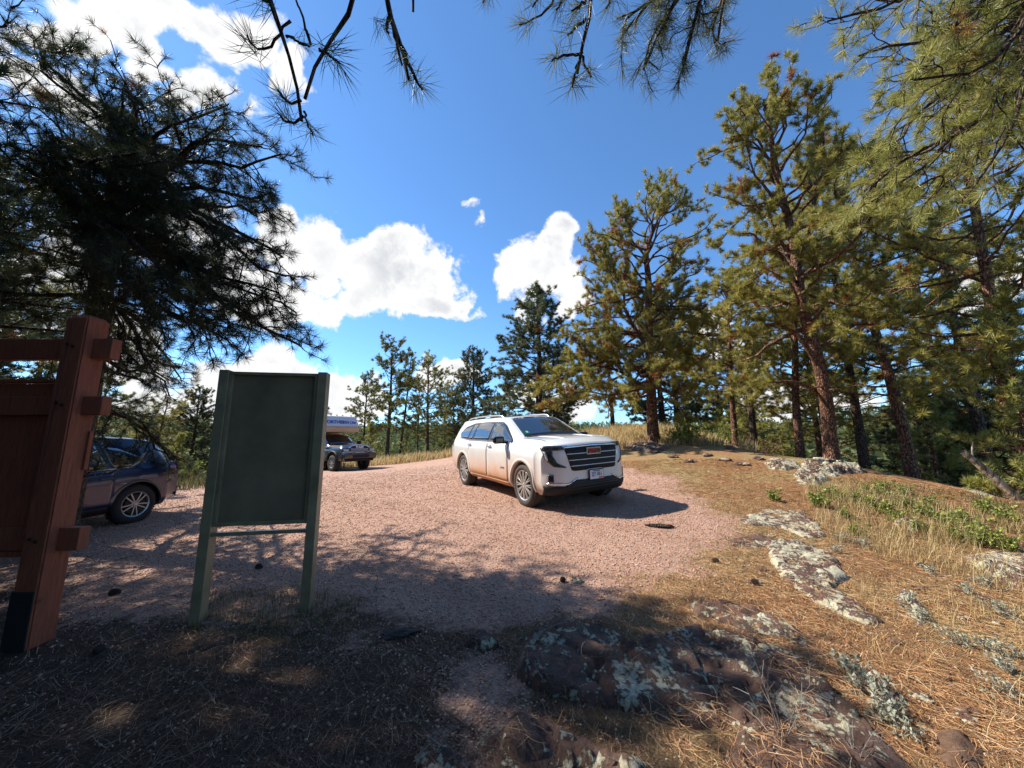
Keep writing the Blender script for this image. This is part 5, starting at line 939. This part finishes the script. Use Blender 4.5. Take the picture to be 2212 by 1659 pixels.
def blue_car():
    o = thing('crossover_car', 'dark blue crossover car with its tail toward the lot, half hidden by the red sign', 'car')
    c = Car(-2.28, 2.3, ((-2.28, -1.9, 2.0, 2.3), (.42, .27, .24, .3)), ((-2.28, -2.1, -1.2, 0, 1.2, 2.3), (1.10, 1.10, 1.06, 1.0, .98, .8)),
            ((-2.28, -2.2, -2.05, -1.78, -1.5, -.6, .1, .4, 1.2, 1.3, 2.0, 2.3), (1.08, 1.14, 1.30, 1.545, 1.60, 1.67, 1.66, 1.6, 1.08, 1.04, .98, .8)),
            ((-2.28, -1.9, -1.35, 0, 1.35, 2.3), (.84, .905, .925, .915, .92, .85)), ((-2.28, -1.8, 0, 1.2, 2.3), (.79, .85, .865, .86, .80)), ((-2.28, -1.8, -1.2, 0, .4, 1.3, 2.3), (.60, .57, .60, .62, .62, .74, .70)), crown=.035, kf=.35, kr=.2, leanr=((.3, .0), (.85, -.04), (1.1, .0), (1.6, .1)), leanf=((.2, -.1), (.5, 0), (.9, -.1)))
    P = paint('dark_blue_paint', (.003, .013, .06), .25, .0, .55)
    c.body(o, [P, M['liner']], [(1.35, .37, .41, .58), (-1.35, .37, .41, .58)])
    for sg in (-1, 1):
        S = lambda a, b, off=.005: c.sidep(a, b, sg, off)
        for x in (1.35, -1.35): arch(o, c, x, .37, .41, .05, sg, M['blackgloss'])
        for A, B in (([(-.88, 1.075), (.0, 1.03)], [(-.75, 1.49), (-.4, 1.545), (.0, 1.545)]), ([(.05, 1.03), (1.0, 1.0)], [(.05, 1.545), (.35, 1.52), (.9, 1.1)]), ([(-1.42, 1.17), (-1.30, 1.09), (-.96, 1.08)], [(-1.44, 1.24), (-1.1, 1.42), (-.82, 1.48)])): patch('side_window', A, B, S, M['glass'], o, 18, 6, .004)
        patch('window_trim', [(-1.55, 1.33), (-1.38, 1.13), (-1.2, 1.065), (-.5, 1.042), (1.0, .985)], [(-1.46, 1.335), (-1.36, 1.17), (-1.2, 1.08), (-.5, 1.055), (1.0, .998)], lambda a, b: S(a, b, .010), M['silvertrim'], o, 50, 3, .006)
        for x0, x1 in ((.02, 1.05), (-.95, -.01)):
            patch('door_gap', [(x0 - .01, .38), (x1 + .01, .38)], [(x0 - .01, 1.0), (x1 + .01, 1.0)], lambda a, b: S(a, b, .0015), M['liner'], o, 14, 12, 0); d = patch('door', [(x0, .39), (x1, .39)], [(x0, .995), (x1, .995)], lambda a, b: S(a, b, .004), P, o, 14, 12, .004)
            h = MB(); h.box((x0 + .12, sg * (c.side(x0 + .12, .90) + .02), .90), (.2, .028, .03), .01); h.build('handle', P, d)
        patch('lower_cladding', [(-.95, .27), (.95, .26)], [(-.95, .40), (.95, .36)], lambda a, b: S(a, b, .008), M['blackplastic'], o, 20, 4, .01)
        patch('tail_light', [(-2.24, .93), (-1.98, .99)], [(-2.24, 1.03), (-1.95, 1.03)], lambda a, b: S(a, b, .010), M['redlamp'], o, 10, 4, .01)
        patch('tail_light', [(.45, .92), (.83, .93)], [(.45, 1.0), (.83, 1.04)], lambda a, b: c.rear(sg * a, b, .01), M['redlamp'], o, 10, 4, .01)
    patch('rear_window', [(-2.03, -.85), (-2.03, .85)], [(-1.84, -.85), (-1.84, .85)], lambda a, v: c.topp(a, v, .008), M['glass'], o, 14, 6, .004)
    patch('windshield', [(1.22, -.93), (1.22, .93)], [(.45, -.93), (.45, .93)], lambda a, v: c.topp(a, v, .008), M['glass'], o, 14, 8, .004)
    patch('rear_bumper', [(-.80, .40), (.80, .40)], [(-.82, .60), (.82, .60)], lambda a, b: c.rear(a, b, .02), M['blackplastic'], o, 20, 5, .02)
    for x in (1.35, -1.35):
        for sg in (-1, 1): wheel(o, x, sg * .895, .365, .23, sg, .232, 'rubber_dark', 'rim_grey', 'ten')
    u = MB(); u.box((0, 0, .31), (4.0, 1.0, .1), .03); u.build('chassis', M['liner'], o)
    yaw = math.atan2(-.985, -.17); f = np.array([math.cos(yaw), math.sin(yaw)]); l = np.array([-f[1], f[0]]); q = D(292, 1081, 7.15)[:2] - l * .85 + f * 1.35
    place_car(o, q[0], q[1], yaw, 1.35, .8)
blue_car()

def pickup():
    o = thing('pickup_truck', 'dark grey pickup truck with a big chrome grille, parked beyond the green panel', 'truck'); P = paint('charcoal_paint', (.016, .016, .02), .25, .1)
    c = Car(-3.2, 2.95, ((-3.2, 2.95), (.62, .50)), ((-3.2, -.95, 1.0, 2.7, 2.95), (1.42, 1.42, 1.30, 1.26, 1.2)), ((-3.2, -1.0, -.9, -.6, .35, .55, 1.22, 1.32, 2.5, 2.8, 2.95), (1.46, 1.46, 1.9, 1.98, 1.98, 1.93, 1.45, 1.41, 1.36, 1.31, 1.22)),
            ((-3.2, 0, 2.95), (.99, 1.0, .98)), ((-3.2, 0, 1.5, 2.95), (.95, .95, .93, .9)), ((-3.2, -1.0, -.8, .4, 1.3, 2.95), (.9, .9, .72, .72, .84, .82)), crown=.04, kf=.16, kr=.02, leanf=((.4, .0), (1.0, 0), (1.2, -.04), (1.36, -.14)))
    c.body(o, [P, M['liner']], [(1.95, .48, .54, .6), (-1.85, .48, .54, .6)])
    for sg in (-1, 1):
        S = lambda a, b, off=.006: c.sidep(a, b, sg, off)
        for x in (1.95, -1.85): arch(o, c, x, .48, .54, .07, sg, M['blackplastic'], o=.04)
        for A, B in (([(.12, 1.33), (1.05, 1.33)], [(.12, 1.83), (.42, 1.83), (1.0, 1.42)]), ([(-.82, 1.36), (.04, 1.34)], [(-.72, 1.84), (.04, 1.84)])): patch('side_window', A, B, S, M['glass'], o, 14, 5, .004)
        for x0, x1 in ((.06, 1.15), (-.85, .02)):
            patch('door_gap', [(x0 - .01, .62), (x1 + .01, .62)], [(x0 - .01, 1.3), (x1 + .01, 1.3)], lambda a, b: S(a, b, .0015), M['liner'], o, 10, 8, 0); d = patch('door', [(x0, .63), (x1, .63)], [(x0, 1.295), (x1, 1.295)], lambda a, b: S(a, b, .004), P, o, 10, 8, .004)
            h = MB(); h.box((x0 + .15, sg * (c.side(x0 + .15, 1.15) + .02), 1.15), (.2, .03, .04), .01); h.build('handle', M['chrome'], d)
        m = MB(); m.box((1.0, sg * 1.14, 1.45), (.12, .2, .34), .03); m.build('mirror', M['blackplastic'], o)
        Fz = lambda a, b, k=.012: c.front(sg * a, b, k)
        h = patch('headlight', [(.56, 1.0), (.93, 1.02)], [(.58, 1.22), (.93, 1.22)], Fz, M['lampdark'], o, 10, 5, .02); patch('lamp_lens', [(.62, 1.04), (.86, 1.05)], [(.62, 1.11), (.86, 1.11)], lambda a, b: Fz(a, b, .02), M['lampclear'], h, 8, 3, .01); patch('lamp_strip', [(.60, 1.135), (.92, 1.14)], [(.60, 1.155), (.92, 1.16)], lambda a, b: Fz(a, b, .02), M['chrome'], h, 8, 3, .01)
        patch('fog_lamp', [(.62, .72), (.86, .72)], [(.60, .84), (.88, .84)], lambda a, b: Fz(a, b, .05), M['blackgloss'], o, 8, 4, .01); patch('fog_lens', [(.66, .785), (.82, .785)], [(.66, .81), (.82, .81)], lambda a, b: Fz(a, b, .06), M['lampclear'], o, 6, 3, .01)
        t = MB(); t.box((1.55, sg * 1.0, 1.02), (.01, .01, .01)); 
        patch('chrome_surround', [(.36, .93), (.52, .985), (.93, .985)], [(.38, .965), (.53, 1.015), (.93, 1.01)], lambda a, b: Fz(a, b, .03), M['chrome'], o, 12, 3, .02)
    g = patch('grille', [(-.50, .96), (-.32, .93), (-.28, .99), (.28, .99), (.32, .93), (.50, .96)], [(-.50, 1.26), (-.4, 1.33), (0, 1.35), (.4, 1.33), (.50, 1.26)], lambda a, b: c.front(a, b, .014), M['blackgloss'], o, 30, 8, .02)
    patch('grille_chrome', [(-.62, 1.20), (-.50, 1.25), (-.40, 1.32), (0, 1.345), (.40, 1.32), (.50, 1.25), (.62, 1.20)], [(-.62, 1.245), (-.53, 1.29), (-.42, 1.37), (0, 1.39), (.42, 1.37), (.53, 1.29), (.62, 1.245)], lambda a, b: c.front(a, b, .035), M['chrome'], o, 40, 3, .02)
    patch('grille_chrome', [(-.38, .89), (-.27, .95), (.27, .95), (.38, .89)], [(-.36, .93), (-.26, .985), (.26, .985), (.36, .93)], lambda a, b: c.front(a, b, .035), M['chrome'], o, 24, 3, .02)
    for z_ in (1.03, 1.09, 1.15): patch('grille_bar', [(-.52, z_), (.52, z_)], [(-.52, z_ + .022), (.52, z_ + .022)], lambda a, b: c.front(a, b, .03), M['silvertrim'], g, 20, 3, .01)
    fx = c.front(0, 1.24, .03)[0]; text('letters', 'RAM', .16, M['plate'], g, (fx + .012, 0, 1.24), (0, 1, 0), (0, 0, 1), .008, .006, sx=1.3)
    b = MB(); b.box((2.98, 0, .77), (.2, 1.90, .30), .05); b.build('bumper', P, o); b = MB(); b.box((3.075, 0, .77), (.03, .95, .17), .01); b.build('bumper_intake', M['blackplastic'], o); b = MB(); b.box((2.9, 0, .56), (.2, 1.6, .12), .03); b.build('air_dam', M['blackplastic'], o)
    patch('windshield', [(1.24, -.93), (1.24, .93)], [(.53, -.93), (.53, .93)], lambda a, v: c.topp(a, v, .009), M['glass'], o, 14, 8, .004)
    for x in (1.95, -1.85):
        for sg in (-1, 1): wheel(o, x, sg * 1.0, .43, .28, sg, .235, 'rubber_dark', 'rim_grey', 'truck')
    u = MB(); u.box((-.3, 0, .6), (5.6, .9, .15), .03); u.build('chassis', M['liner'], o)
    yaw = R(-36); f = np.array([math.cos(yaw), math.sin(yaw)]); l = np.array([-f[1], f[0]]); q = D(718, 1002, 21)[:2] + l * .95 - f * 1.95; place_car(o, q[0], q[1], yaw, 1.9, .85); o.matrix_world = o.matrix_world @ Matrix.Scale(1.06, 4)
    # the camper riding on it
    k = thing('truck_camper', 'white and tan camper shell reaching over the cab of the pickup, with blue lettering', 'camper'); k.matrix_world = o.matrix_world.copy(); bpy.context.view_layer.update(); k.matrix_world = o.matrix_world.copy()
    MW = simple('camper_white', (.70, .68, .66), .6); MT = simple('camper_tan', (.56, .46, .36), .4); 
    def slab(name, prof, w, m, inset=.0):
        n = len(prof); V = [(x, -w, z) for x, z in prof] + [(x, w, z) for x, z in prof]; F = [tuple(range(n)), tuple(range(n, 2 * n))[::-1]] + [(i, n + i, n + (i + 1) % n, (i + 1) % n) for i in range(n)]
        q = mk(name, V, F, m, k); bm = bmesh.new(); bm.from_mesh(q.data); bmesh.ops.recalc_face_normals(bm, faces=bm.faces); bmesh.ops.bevel(bm, geom=list(bm.edges), offset=.035, segments=2, affect='EDGES'); bm.to_mesh(q.data); bm.free(); return q
    slab('shell', [(-3.6, 2.42), (1.12, 2.42), (.65, 3.05), (.2, 3.16), (-3.6, 3.22)], 1.08, MW); slab('lower_shell', [(-3.6, 1.50), (-1.05, 1.50), (-1.05, 2.12), (1.0, 2.12), (1.12, 2.415), (-3.6, 2.415)], 1.075, MT)
    ls = MB(); MO = simple('amber_marker', (.8, .22, .05), .3)
    for y in (-.9, -.35, 0, .35, .9): ls.box((.42, y, 3.13), (.06, .1, .04), .01)
    ls.build('marker_lamps', MO, k); v_ = MB(); v_.box((-.6, -.2, 3.27), (.7, .6, .12), .03); v_.build('roof_vent', MW, k)
    BL = simple('blue_lettering', (.05, .07, .33), .4); X = (1, 0, 0)
    nz = Vector((.63, 0, .47)).normalized(); pc = lambda y, u: tuple(Vector((1.12 + (.65 - 1.12) * u, y, 2.42 + .63 * u)) + nz * .004); text('lettering', 'NORTHERN', .31, BL, k, pc(-.28, .42), (0, 1, 0), (-.47, 0, .63), .006, .012, sx=.92); text('lettering', 'Lite', .27, BL, k, pc(.72, .42), (0, 1, 0), (-.47, 0, .63), .006, .006, shear=.3, sx=.9)
pickup()

# ------------------------------------------------------------------ plants and small things
M['leaf'] = island_mat('green_leaf', [(0, (.08, .12, .025)), (.5, (.20, .27, .055)), (.9, (.38, .40, .09)), (1, (.55, .46, .09))], .5, .4, transl=.3)
M['sage'] = island_mat('silver_leaf', [(0, (.22, .23, .17)), (.6, (.38, .39, .30)), (1, (.52, .52, .43))], .8, .2, transl=.2)
M['brownleaf'] = island_mat('brown_leaf', [(0, (.06, .035, .02)), (.5, (.15, .09, .045)), (.85, (.26, .17, .07)), (1, (.34, .28, .10))], .8, .2)
M['orangeleaf'] = island_mat('orange_leaf', [(0, (.30, .07, .02)), (.4, (.50, .18, .04)), (.75, (.58, .34, .07)), (1, (.42, .38, .10))], .6, .3, transl=.35)
M['yellowleaf'] = island_mat('yellow_leaf', [(0, (.22, .25, .05)), (.5, (.42, .40, .08)), (1, (.60, .50, .14))], .6, .3, transl=.35)
M['stem'] = simple('brown_stem', (.13, .085, .05), .8); M['grey_stem'] = simple('grey_stem', (.30, .27, .24), .85)
def bush(name, seed, H, rad, nst, nleaf, ls, lm, sm, sub=3, asp=.5, cat='plant', stemr=.004):
    r = np.random.default_rng(seed); st = []; P = []; N = []
    for i in range(nst):
        a = r.random() * 6.28; e = R(r.uniform(35, 85)); L = H * r.uniform(.6, 1.1); p0 = np.array([math.cos(a), math.sin(a), 0]) * rad * .2 * r.random(); q = path(r, p0 + (0, 0, -.04), (math.cos(a) * math.cos(e) * rad / H * 1.3, math.sin(a) * math.cos(e) * rad / H * 1.3, math.sin(e)), L, 6, .12, 0, .02); st.append((q, np.linspace(stemr, .0015, 7)))
        for j in range(sub):
            p, d = at(q, r.uniform(.25, .95)); b = path(r, p, unit(d + r.normal(0, .6, 3)), L * .35 * r.uniform(.5, 1.2), 4, .18, 0, .05); st.append((b, np.linspace(stemr * .5, .001, 5)))
            for k in range(nleaf): u = r.uniform(.15, 1); p2, d2 = at(b, u); P.append(p2); N.append(d2)
        for k in range(nleaf): u = r.uniform(.2, 1); p2, d2 = at(q, u); P.append(p2); N.append(d2)
    P = np.array(P); N = np.array(N) + r.normal(0, .8, P.shape); N /= np.linalg.norm(N, axis=1, keepdims=True); n = len(P); S = np.cross(N, r.normal(0, 1, (n, 3))); S /= np.linalg.norm(S, axis=1, keepdims=True); B = np.cross(N, S); l = ls * r.uniform(.6, 1.3, (n, 1))
    V = np.stack([P, P + N * l * .45 + S * l * asp * .5, P + N * l + B * l * .12, P + N * l * .45 - S * l * asp * .5], 1).reshape(-1, 3); F = np.arange(n * 4).reshape(-1, 4)
    o = thing(name, 'x', cat); V1, F1 = tube_np(st, 4); mk('stems', V1, F1, M[sm], o, smooth=True); mk('leaves', V, F, M[lm], o); return o
B_green = bush('weed', 1, .34, .22, 16, 9, .045, 'leaf', 'stem', asp=.65); B_sage = bush('silver_plant', 2, .19, .15, 10, 6, .034, 'sage', 'grey_stem', asp=.42, stemr=.0025)
B_brown = bush('brown_shrub', 3, .8, .55, 22, 8, .045, 'brownleaf', 'stem', 4, .6, 'shrub', .007); B_orange = bush('orange_shrub', 4, .75, .5, 18, 12, .075, 'orangeleaf', 'stem', 4, .5, 'shrub', .007)
B_yellow = bush('yellow_green_shrub', 5, 1.3, .8, 22, 14, .09, 'yellowleaf', 'stem', 5, .6, 'shrub', .009); B_lush = bush('green_shrub', 6, .9, .6, 22, 12, .07, 'leaf', 'stem', 4, .6, 'shrub', .008)
used2 = set(); rb = np.random.default_rng(9)
def put(p, px, py, s, label, group, sz=None):
    q = G(px, py); o = p if p.name not in used2 else copy_tree(p); used2.add(p.name); o.location = q; o.rotation_euler = (0, 0, rb.uniform(0, 6.28)); o.scale = (s, s, s * (sz or 1)); tag(o, label, None, group); return o
gG, gS, gB, gO = 'leafy green weeds on the right', 'silvery plants among the needles', 'brown undergrowth around the trunks', 'autumn shrubs along the lot'
for px, py, s in [(1790, 1070, .9), (1815, 1082, 1.), (1870, 1062, .9), (1905, 1058, 1.), (1950, 1068, 1.), (2130, 1110, 1.2), (2170, 1130, 1.2), (2110, 1180, 1.), (1985, 1150, .9), (1885, 1098, 1.), (1920, 1112, 1.1), (1960, 1100, 1.), (2000, 1122, 1.2), (2040, 1140, 1.2), (2080, 1130, 1.), (2100, 1158, 1.2), (2150, 1175, 1.1), (1850, 1085, 1.), (2190, 1190, 1.), (2010, 1095, 1.), (1940, 1130, .9), (2060, 1165, .9), (1900, 1075, 1.1), (1825, 1120, .8)]: put(B_green, px, py, s * .72, 'leafy green weed in the patch of weeds by the right edge', gG)
put(B_green, 1669, 1082, .75, 'lone small green weed standing on the needles', gG); put(B_green, 1765, 1095, .95, 'green weed at the left end of the tall dry grass', gG); put(B_green, 1845, 1155, .6, 'small green weed beside the lichen ledge', gG)
for zx, zy, s in [(1690, 700, 1.3), (1750, 760, 1.), (1450, 1020, 1.5), (1500, 1070, 1.3), (1560, 1150, 1.5), (1590, 1200, 1.2), (1900, 870, 1.1), (2110, 920, 1.3), (2140, 1000, 1.2), (2050, 620, 1.4), (1960, 650, 1.2), (1500, 440, 1.5), (1400, 410, 1.4), (1380, 460, 1.2), (1650, 1260, 1.2), (2090, 1090, 1.1), (1800, 560, 1.2), (2100, 740, 1.3)]:
    put(B_sage, (1300 + .5425 * zx) * .8848, (1100 + .5425 * zy) * .8848, s * .62, 'small silvery-leaved plant among the sunlit needles', gS)
for px, py, s in [(1660, 985, .8), (1700, 978, .9), (1740, 980, .8), (1835, 992, .9), (1870, 990, 1.), (1900, 1000, 1.), (1935, 1002, 1.), (1970, 1010, 1.), (2010, 1012, 1.1), (2050, 1015, 1.), (2090, 1025, 1.), (2130, 1030, 1.1), (1990, 990, 1.2), (1920, 980, 1.), (1860, 975, 1.), (2060, 995, 1.1), (2150, 1050, .9), (1600, 968, .7), (1760, 965, 1.), (1640, 965, .9)]: put(B_brown, px, py, s, 'twiggy brown shrub in the undergrowth around the trunks', gB)
for px, py, s in [(960, 982, 1.), (980, 975, 1.1), (930, 980, .9), (900, 985, .8), (950, 968, 1.), (985, 966, 1.2), (875, 990, .7), (915, 968, 1.)]: put(B_orange, px, py, s * .9, 'orange leaved shrub in the strip left of the white car', gO)
for px, py, s in [(820, 990, .5), (845, 985, .6), (1545, 945, .7), (1100, 968, .8)]: put(B_yellow, px, py, s, 'yellow-green shrub in the dry grass at the edge of the lot', gO)
put(B_yellow, 2090, 1040, .5, 'yellowing shrub under the young pine on the right', gO)
for px, dep, s in [(1480, 19, .8), (1655, 17, .9), (1700, 18, 1.), (1800, 16, 1.), (1830, 15, 1.), (1580, 20, .9), (1240, 20, .9), (420, 17, 1.1), (360, 14, 1.), (250, 15, 1.2), (300, 16, 1.)] + [(rb.uniform(1450, 2250), rb.uniform(13, 22), rb.uniform(.7, 1.3)) for _ in range(26)]:
    x, y = D(px, 940, dep)[:2]; o = copy_tree(B_lush) if B_lush.name in used2 else B_lush; used2.add(B_lush.name); o.location = (x, y, H1(x, y)); o.rotation_euler = (0, 0, rb.uniform(0, 6)); o.scale = (s,) * 3; tag(o, 'leafy green shrub under the pines', None, 'green shrubs under the pines')
# weathered leaning log, bare twigs, cones, bark
def log():
    a = D(2080, 975, 7.9); b_ = D(2195, 1062, 7.6); b_[2] = H1(b_[0], b_[1]) + .02; o = thing('fallen_log', 'pale weathered log leaning down to the right behind the weeds', 'log', tuple(b_)); p = resample([b_ - b_, (a - b_) * .5 + (0, 0, .03), a - b_], 12)
    V, F = tube_np([(p, np.linspace(.085, .055, 12) * (1 + .1 * np.sin(np.arange(12) * 2.))), (np.array([p[9], p[9] + (.1, .05, .25), p[9] + (.15, .05, .4)]), np.array([.02, .015, .004])), (np.array([p[6], p[6] + (-.15, .0, .2), p[6] + (-.3, .0, .25)]), np.array([.02, .012, .004]))], 12); mk('trunk', V, F, M['dead'], o, smooth=True)
log()
def twigs(px, py, H, n, seed, label):
    q = G(px, py); r = np.random.default_rng(seed); P = []
    for i in range(n):
        a = r.random() * 6.28; p = path(r, (r.normal(0, .02), r.normal(0, .02), -.03), (math.cos(a) * .35, math.sin(a) * .35, 1), H * r.uniform(.5, 1.1), 8, .08); P.append((p, np.linspace(.003, .001, 9)))
        for j in range(4): s0, d = at(p, r.uniform(.3, .9)); P.append((path(r, s0, d + r.normal(0, .5, 3), H * .3 * r.uniform(.4, 1.), 4, .1), np.linspace(.0018, .0008, 5)))
    V, F = tube_np(P, 4); o = mk('bare_twigs', V, F, M['grey_stem'], smooth=True); o.location = q; tag(o, label, 'plant', 'bare twig plants')
twigs(1690, 1600, .42, 6, 1, 'tall bare grey twigs rising from the long dark rock ridge'); twigs(1850, 1640, .3, 4, 2, 'bare twigs at the bottom edge right of the dark rock ridge'); twigs(1745, 1500, .2, 3, 3, 'short bare twigs beside the shadow edge on the ridge')
def cone_(px, py, label, s=1.):
    q = G(px, py); P = MB(); r = random.Random(px)
    P.lathe([(.001, -.04), (.012, -.035), (.02, -.015), (.018, .015), (.008, .035), (.001, .04)], 'y', 10)
    for i in range(70):
        t = i / 70; y = -.036 + .07 * t; rr = .021 * math.sin(math.pi * min(1, t * .8 + .2)) + .003; a = i * 2.4; P.box((math.cos(a) * rr, y, math.sin(a) * rr), (.016, .006, .012), 0, Matrix.Rotation(-a, 3, 'Y') @ Matrix.Rotation(.5, 3, 'Z'))
    o = P.build('pine_cone', M['cone']); o.location = (q[0], q[1], q[2] + .02); o.rotation_euler = (0, 0, r.random() * 6); o.scale = (s,) * 3; tag(o, label, 'pine cone', 'fallen pine cones')
M['cone'] = simple('pine_cone_brown', (.045, .028, .02), .85)
for px, py, lb, s in [(248, 1284, 'pine cone on the gravel right of the red post', 1.2), (215, 1408, 'pine cone near the foot of the red post', 1.), (560, 1228, 'pine cone seen below the crossbar of the green panel', 1.1), (1215, 1257, 'pine cone on the shaded gravel in the middle of the photo', .9), (1630, 1262, 'pine cone among the sunlit needles left of the lichen ledge', 1.), (1545, 1215, 'pine cone on needles beyond the shadow line', 1.)]: cone_(px, py, lb, s)
def chunk(px, py, size, m, label, name, cat, rz=0., group=None):
    q = G(px, py); bm = bmesh.new(); bmesh.ops.create_icosphere(bm, subdivisions=4, radius=1); r = random.Random(px)
    for v in bm.verts:
        k = 1 + 1.1 * float(fbm(np.array([v.co.x * 1.6 + px]), np.array([v.co.y * 1.6 + v.co.z * 1.3]), 5)[0]) + .25 * float(np.round(3 * vnoise(np.array([v.co.x * 2.5 + 7]), np.array([v.co.y * 2.5 + px]))[0]) / 3) ; v.co = Vector((v.co.x * size[0] * k, v.co.y * size[1] * k, v.co.z * size[2] * k))
    me = bpy.data.meshes.new(name); bm.to_mesh(me); bm.free(); me.materials.append(m); o = bpy.data.objects.new(name, me); C.objects.link(o); o.location = (q[0], q[1], q[2] + size[2] * .35); o.rotation_euler = (0, 0, rz); tag(o, label, cat, group)
chunk(868, 1368, (.12, .07, .02), simple('charred_bark', (.02, .016, .014), .9, var=.5, vscale=30), 'flat piece of black bark on the gravel in the foreground', 'bark_piece', 'bark', .3)
chunk(1425, 1138, (.16, .06, .025), M['bark_dark'], 'dark bark piece on the sunlit gravel in front of the white car', 'bark_piece', 'bark', -.2)
chunk(1245, 1256, (.06, .04, .025), M['rock_pale'], 'small white stone on the shaded gravel', 'stone', 'stone'); chunk(1040, 1392, (.10, .07, .05), M['rock_dark'], 'fist sized dark stone left of the broad red rock', 'stone', 'stone')
chunk(198, 1335, (.012, .06, .008), M['dead'], 'pale splinter of wood lying by the red post', 'wood_chip', 'wood', .4)
for i in range(9): chunk(1380 + i * 37, 968 + (i * 7) % 23 + i * 3, (.16, .12, .06), M['rock_dark'], 'dark stone among the needles between the white car and the layered slabs', 'stone', 'stone', i, 'dark stones on the needle slope')

def fallen_twigs():
    P = []; r = np.random.default_rng(44)
    x, y, rr = polar_pts(900, 1.5, 10, -58, 58, 1.1); k = RNG.random(900) < (1 - .85 * lotmask(x, y)) * .75; x, y = x[k], y[k]; z = topz(x, y)
    for a, b_, c in zip(x, y, z):
        q = r.random() * 6.28; L = r.uniform(.08, .4); p = path(r, (a, b_, c + .008), (math.cos(q), math.sin(q), .04), L, 5, .16); P.append((p, np.linspace(1, .4, 6) * r.uniform(.0015, .004)))
    V, F = tube_np(P, 4); tag(mk('fallen_twigs', V, F, island_mat('dead_twig', [(0, (.05, .035, .025)), (.5, (.16, .11, .08)), (1, (.36, .31, .26))], .85), smooth=True), kind='stuff')
fallen_twigs()
rc = random.Random(3)
for i in range(34):
    px, py = rc.uniform(1450, 2200), rc.uniform(1130, 1560)
    if py > 1300 and px < 1700: continue
    k = rc.uniform(.5, 1.2); chunk(px, py, (.05 * k, .035 * k, .018 * k), M['rock_pale' if i % 3 else 'rock_bare'], 'small loose stone among the sunlit pine needles', 'stone', 'stone', rc.random() * 6, 'small stones on the needle bank')
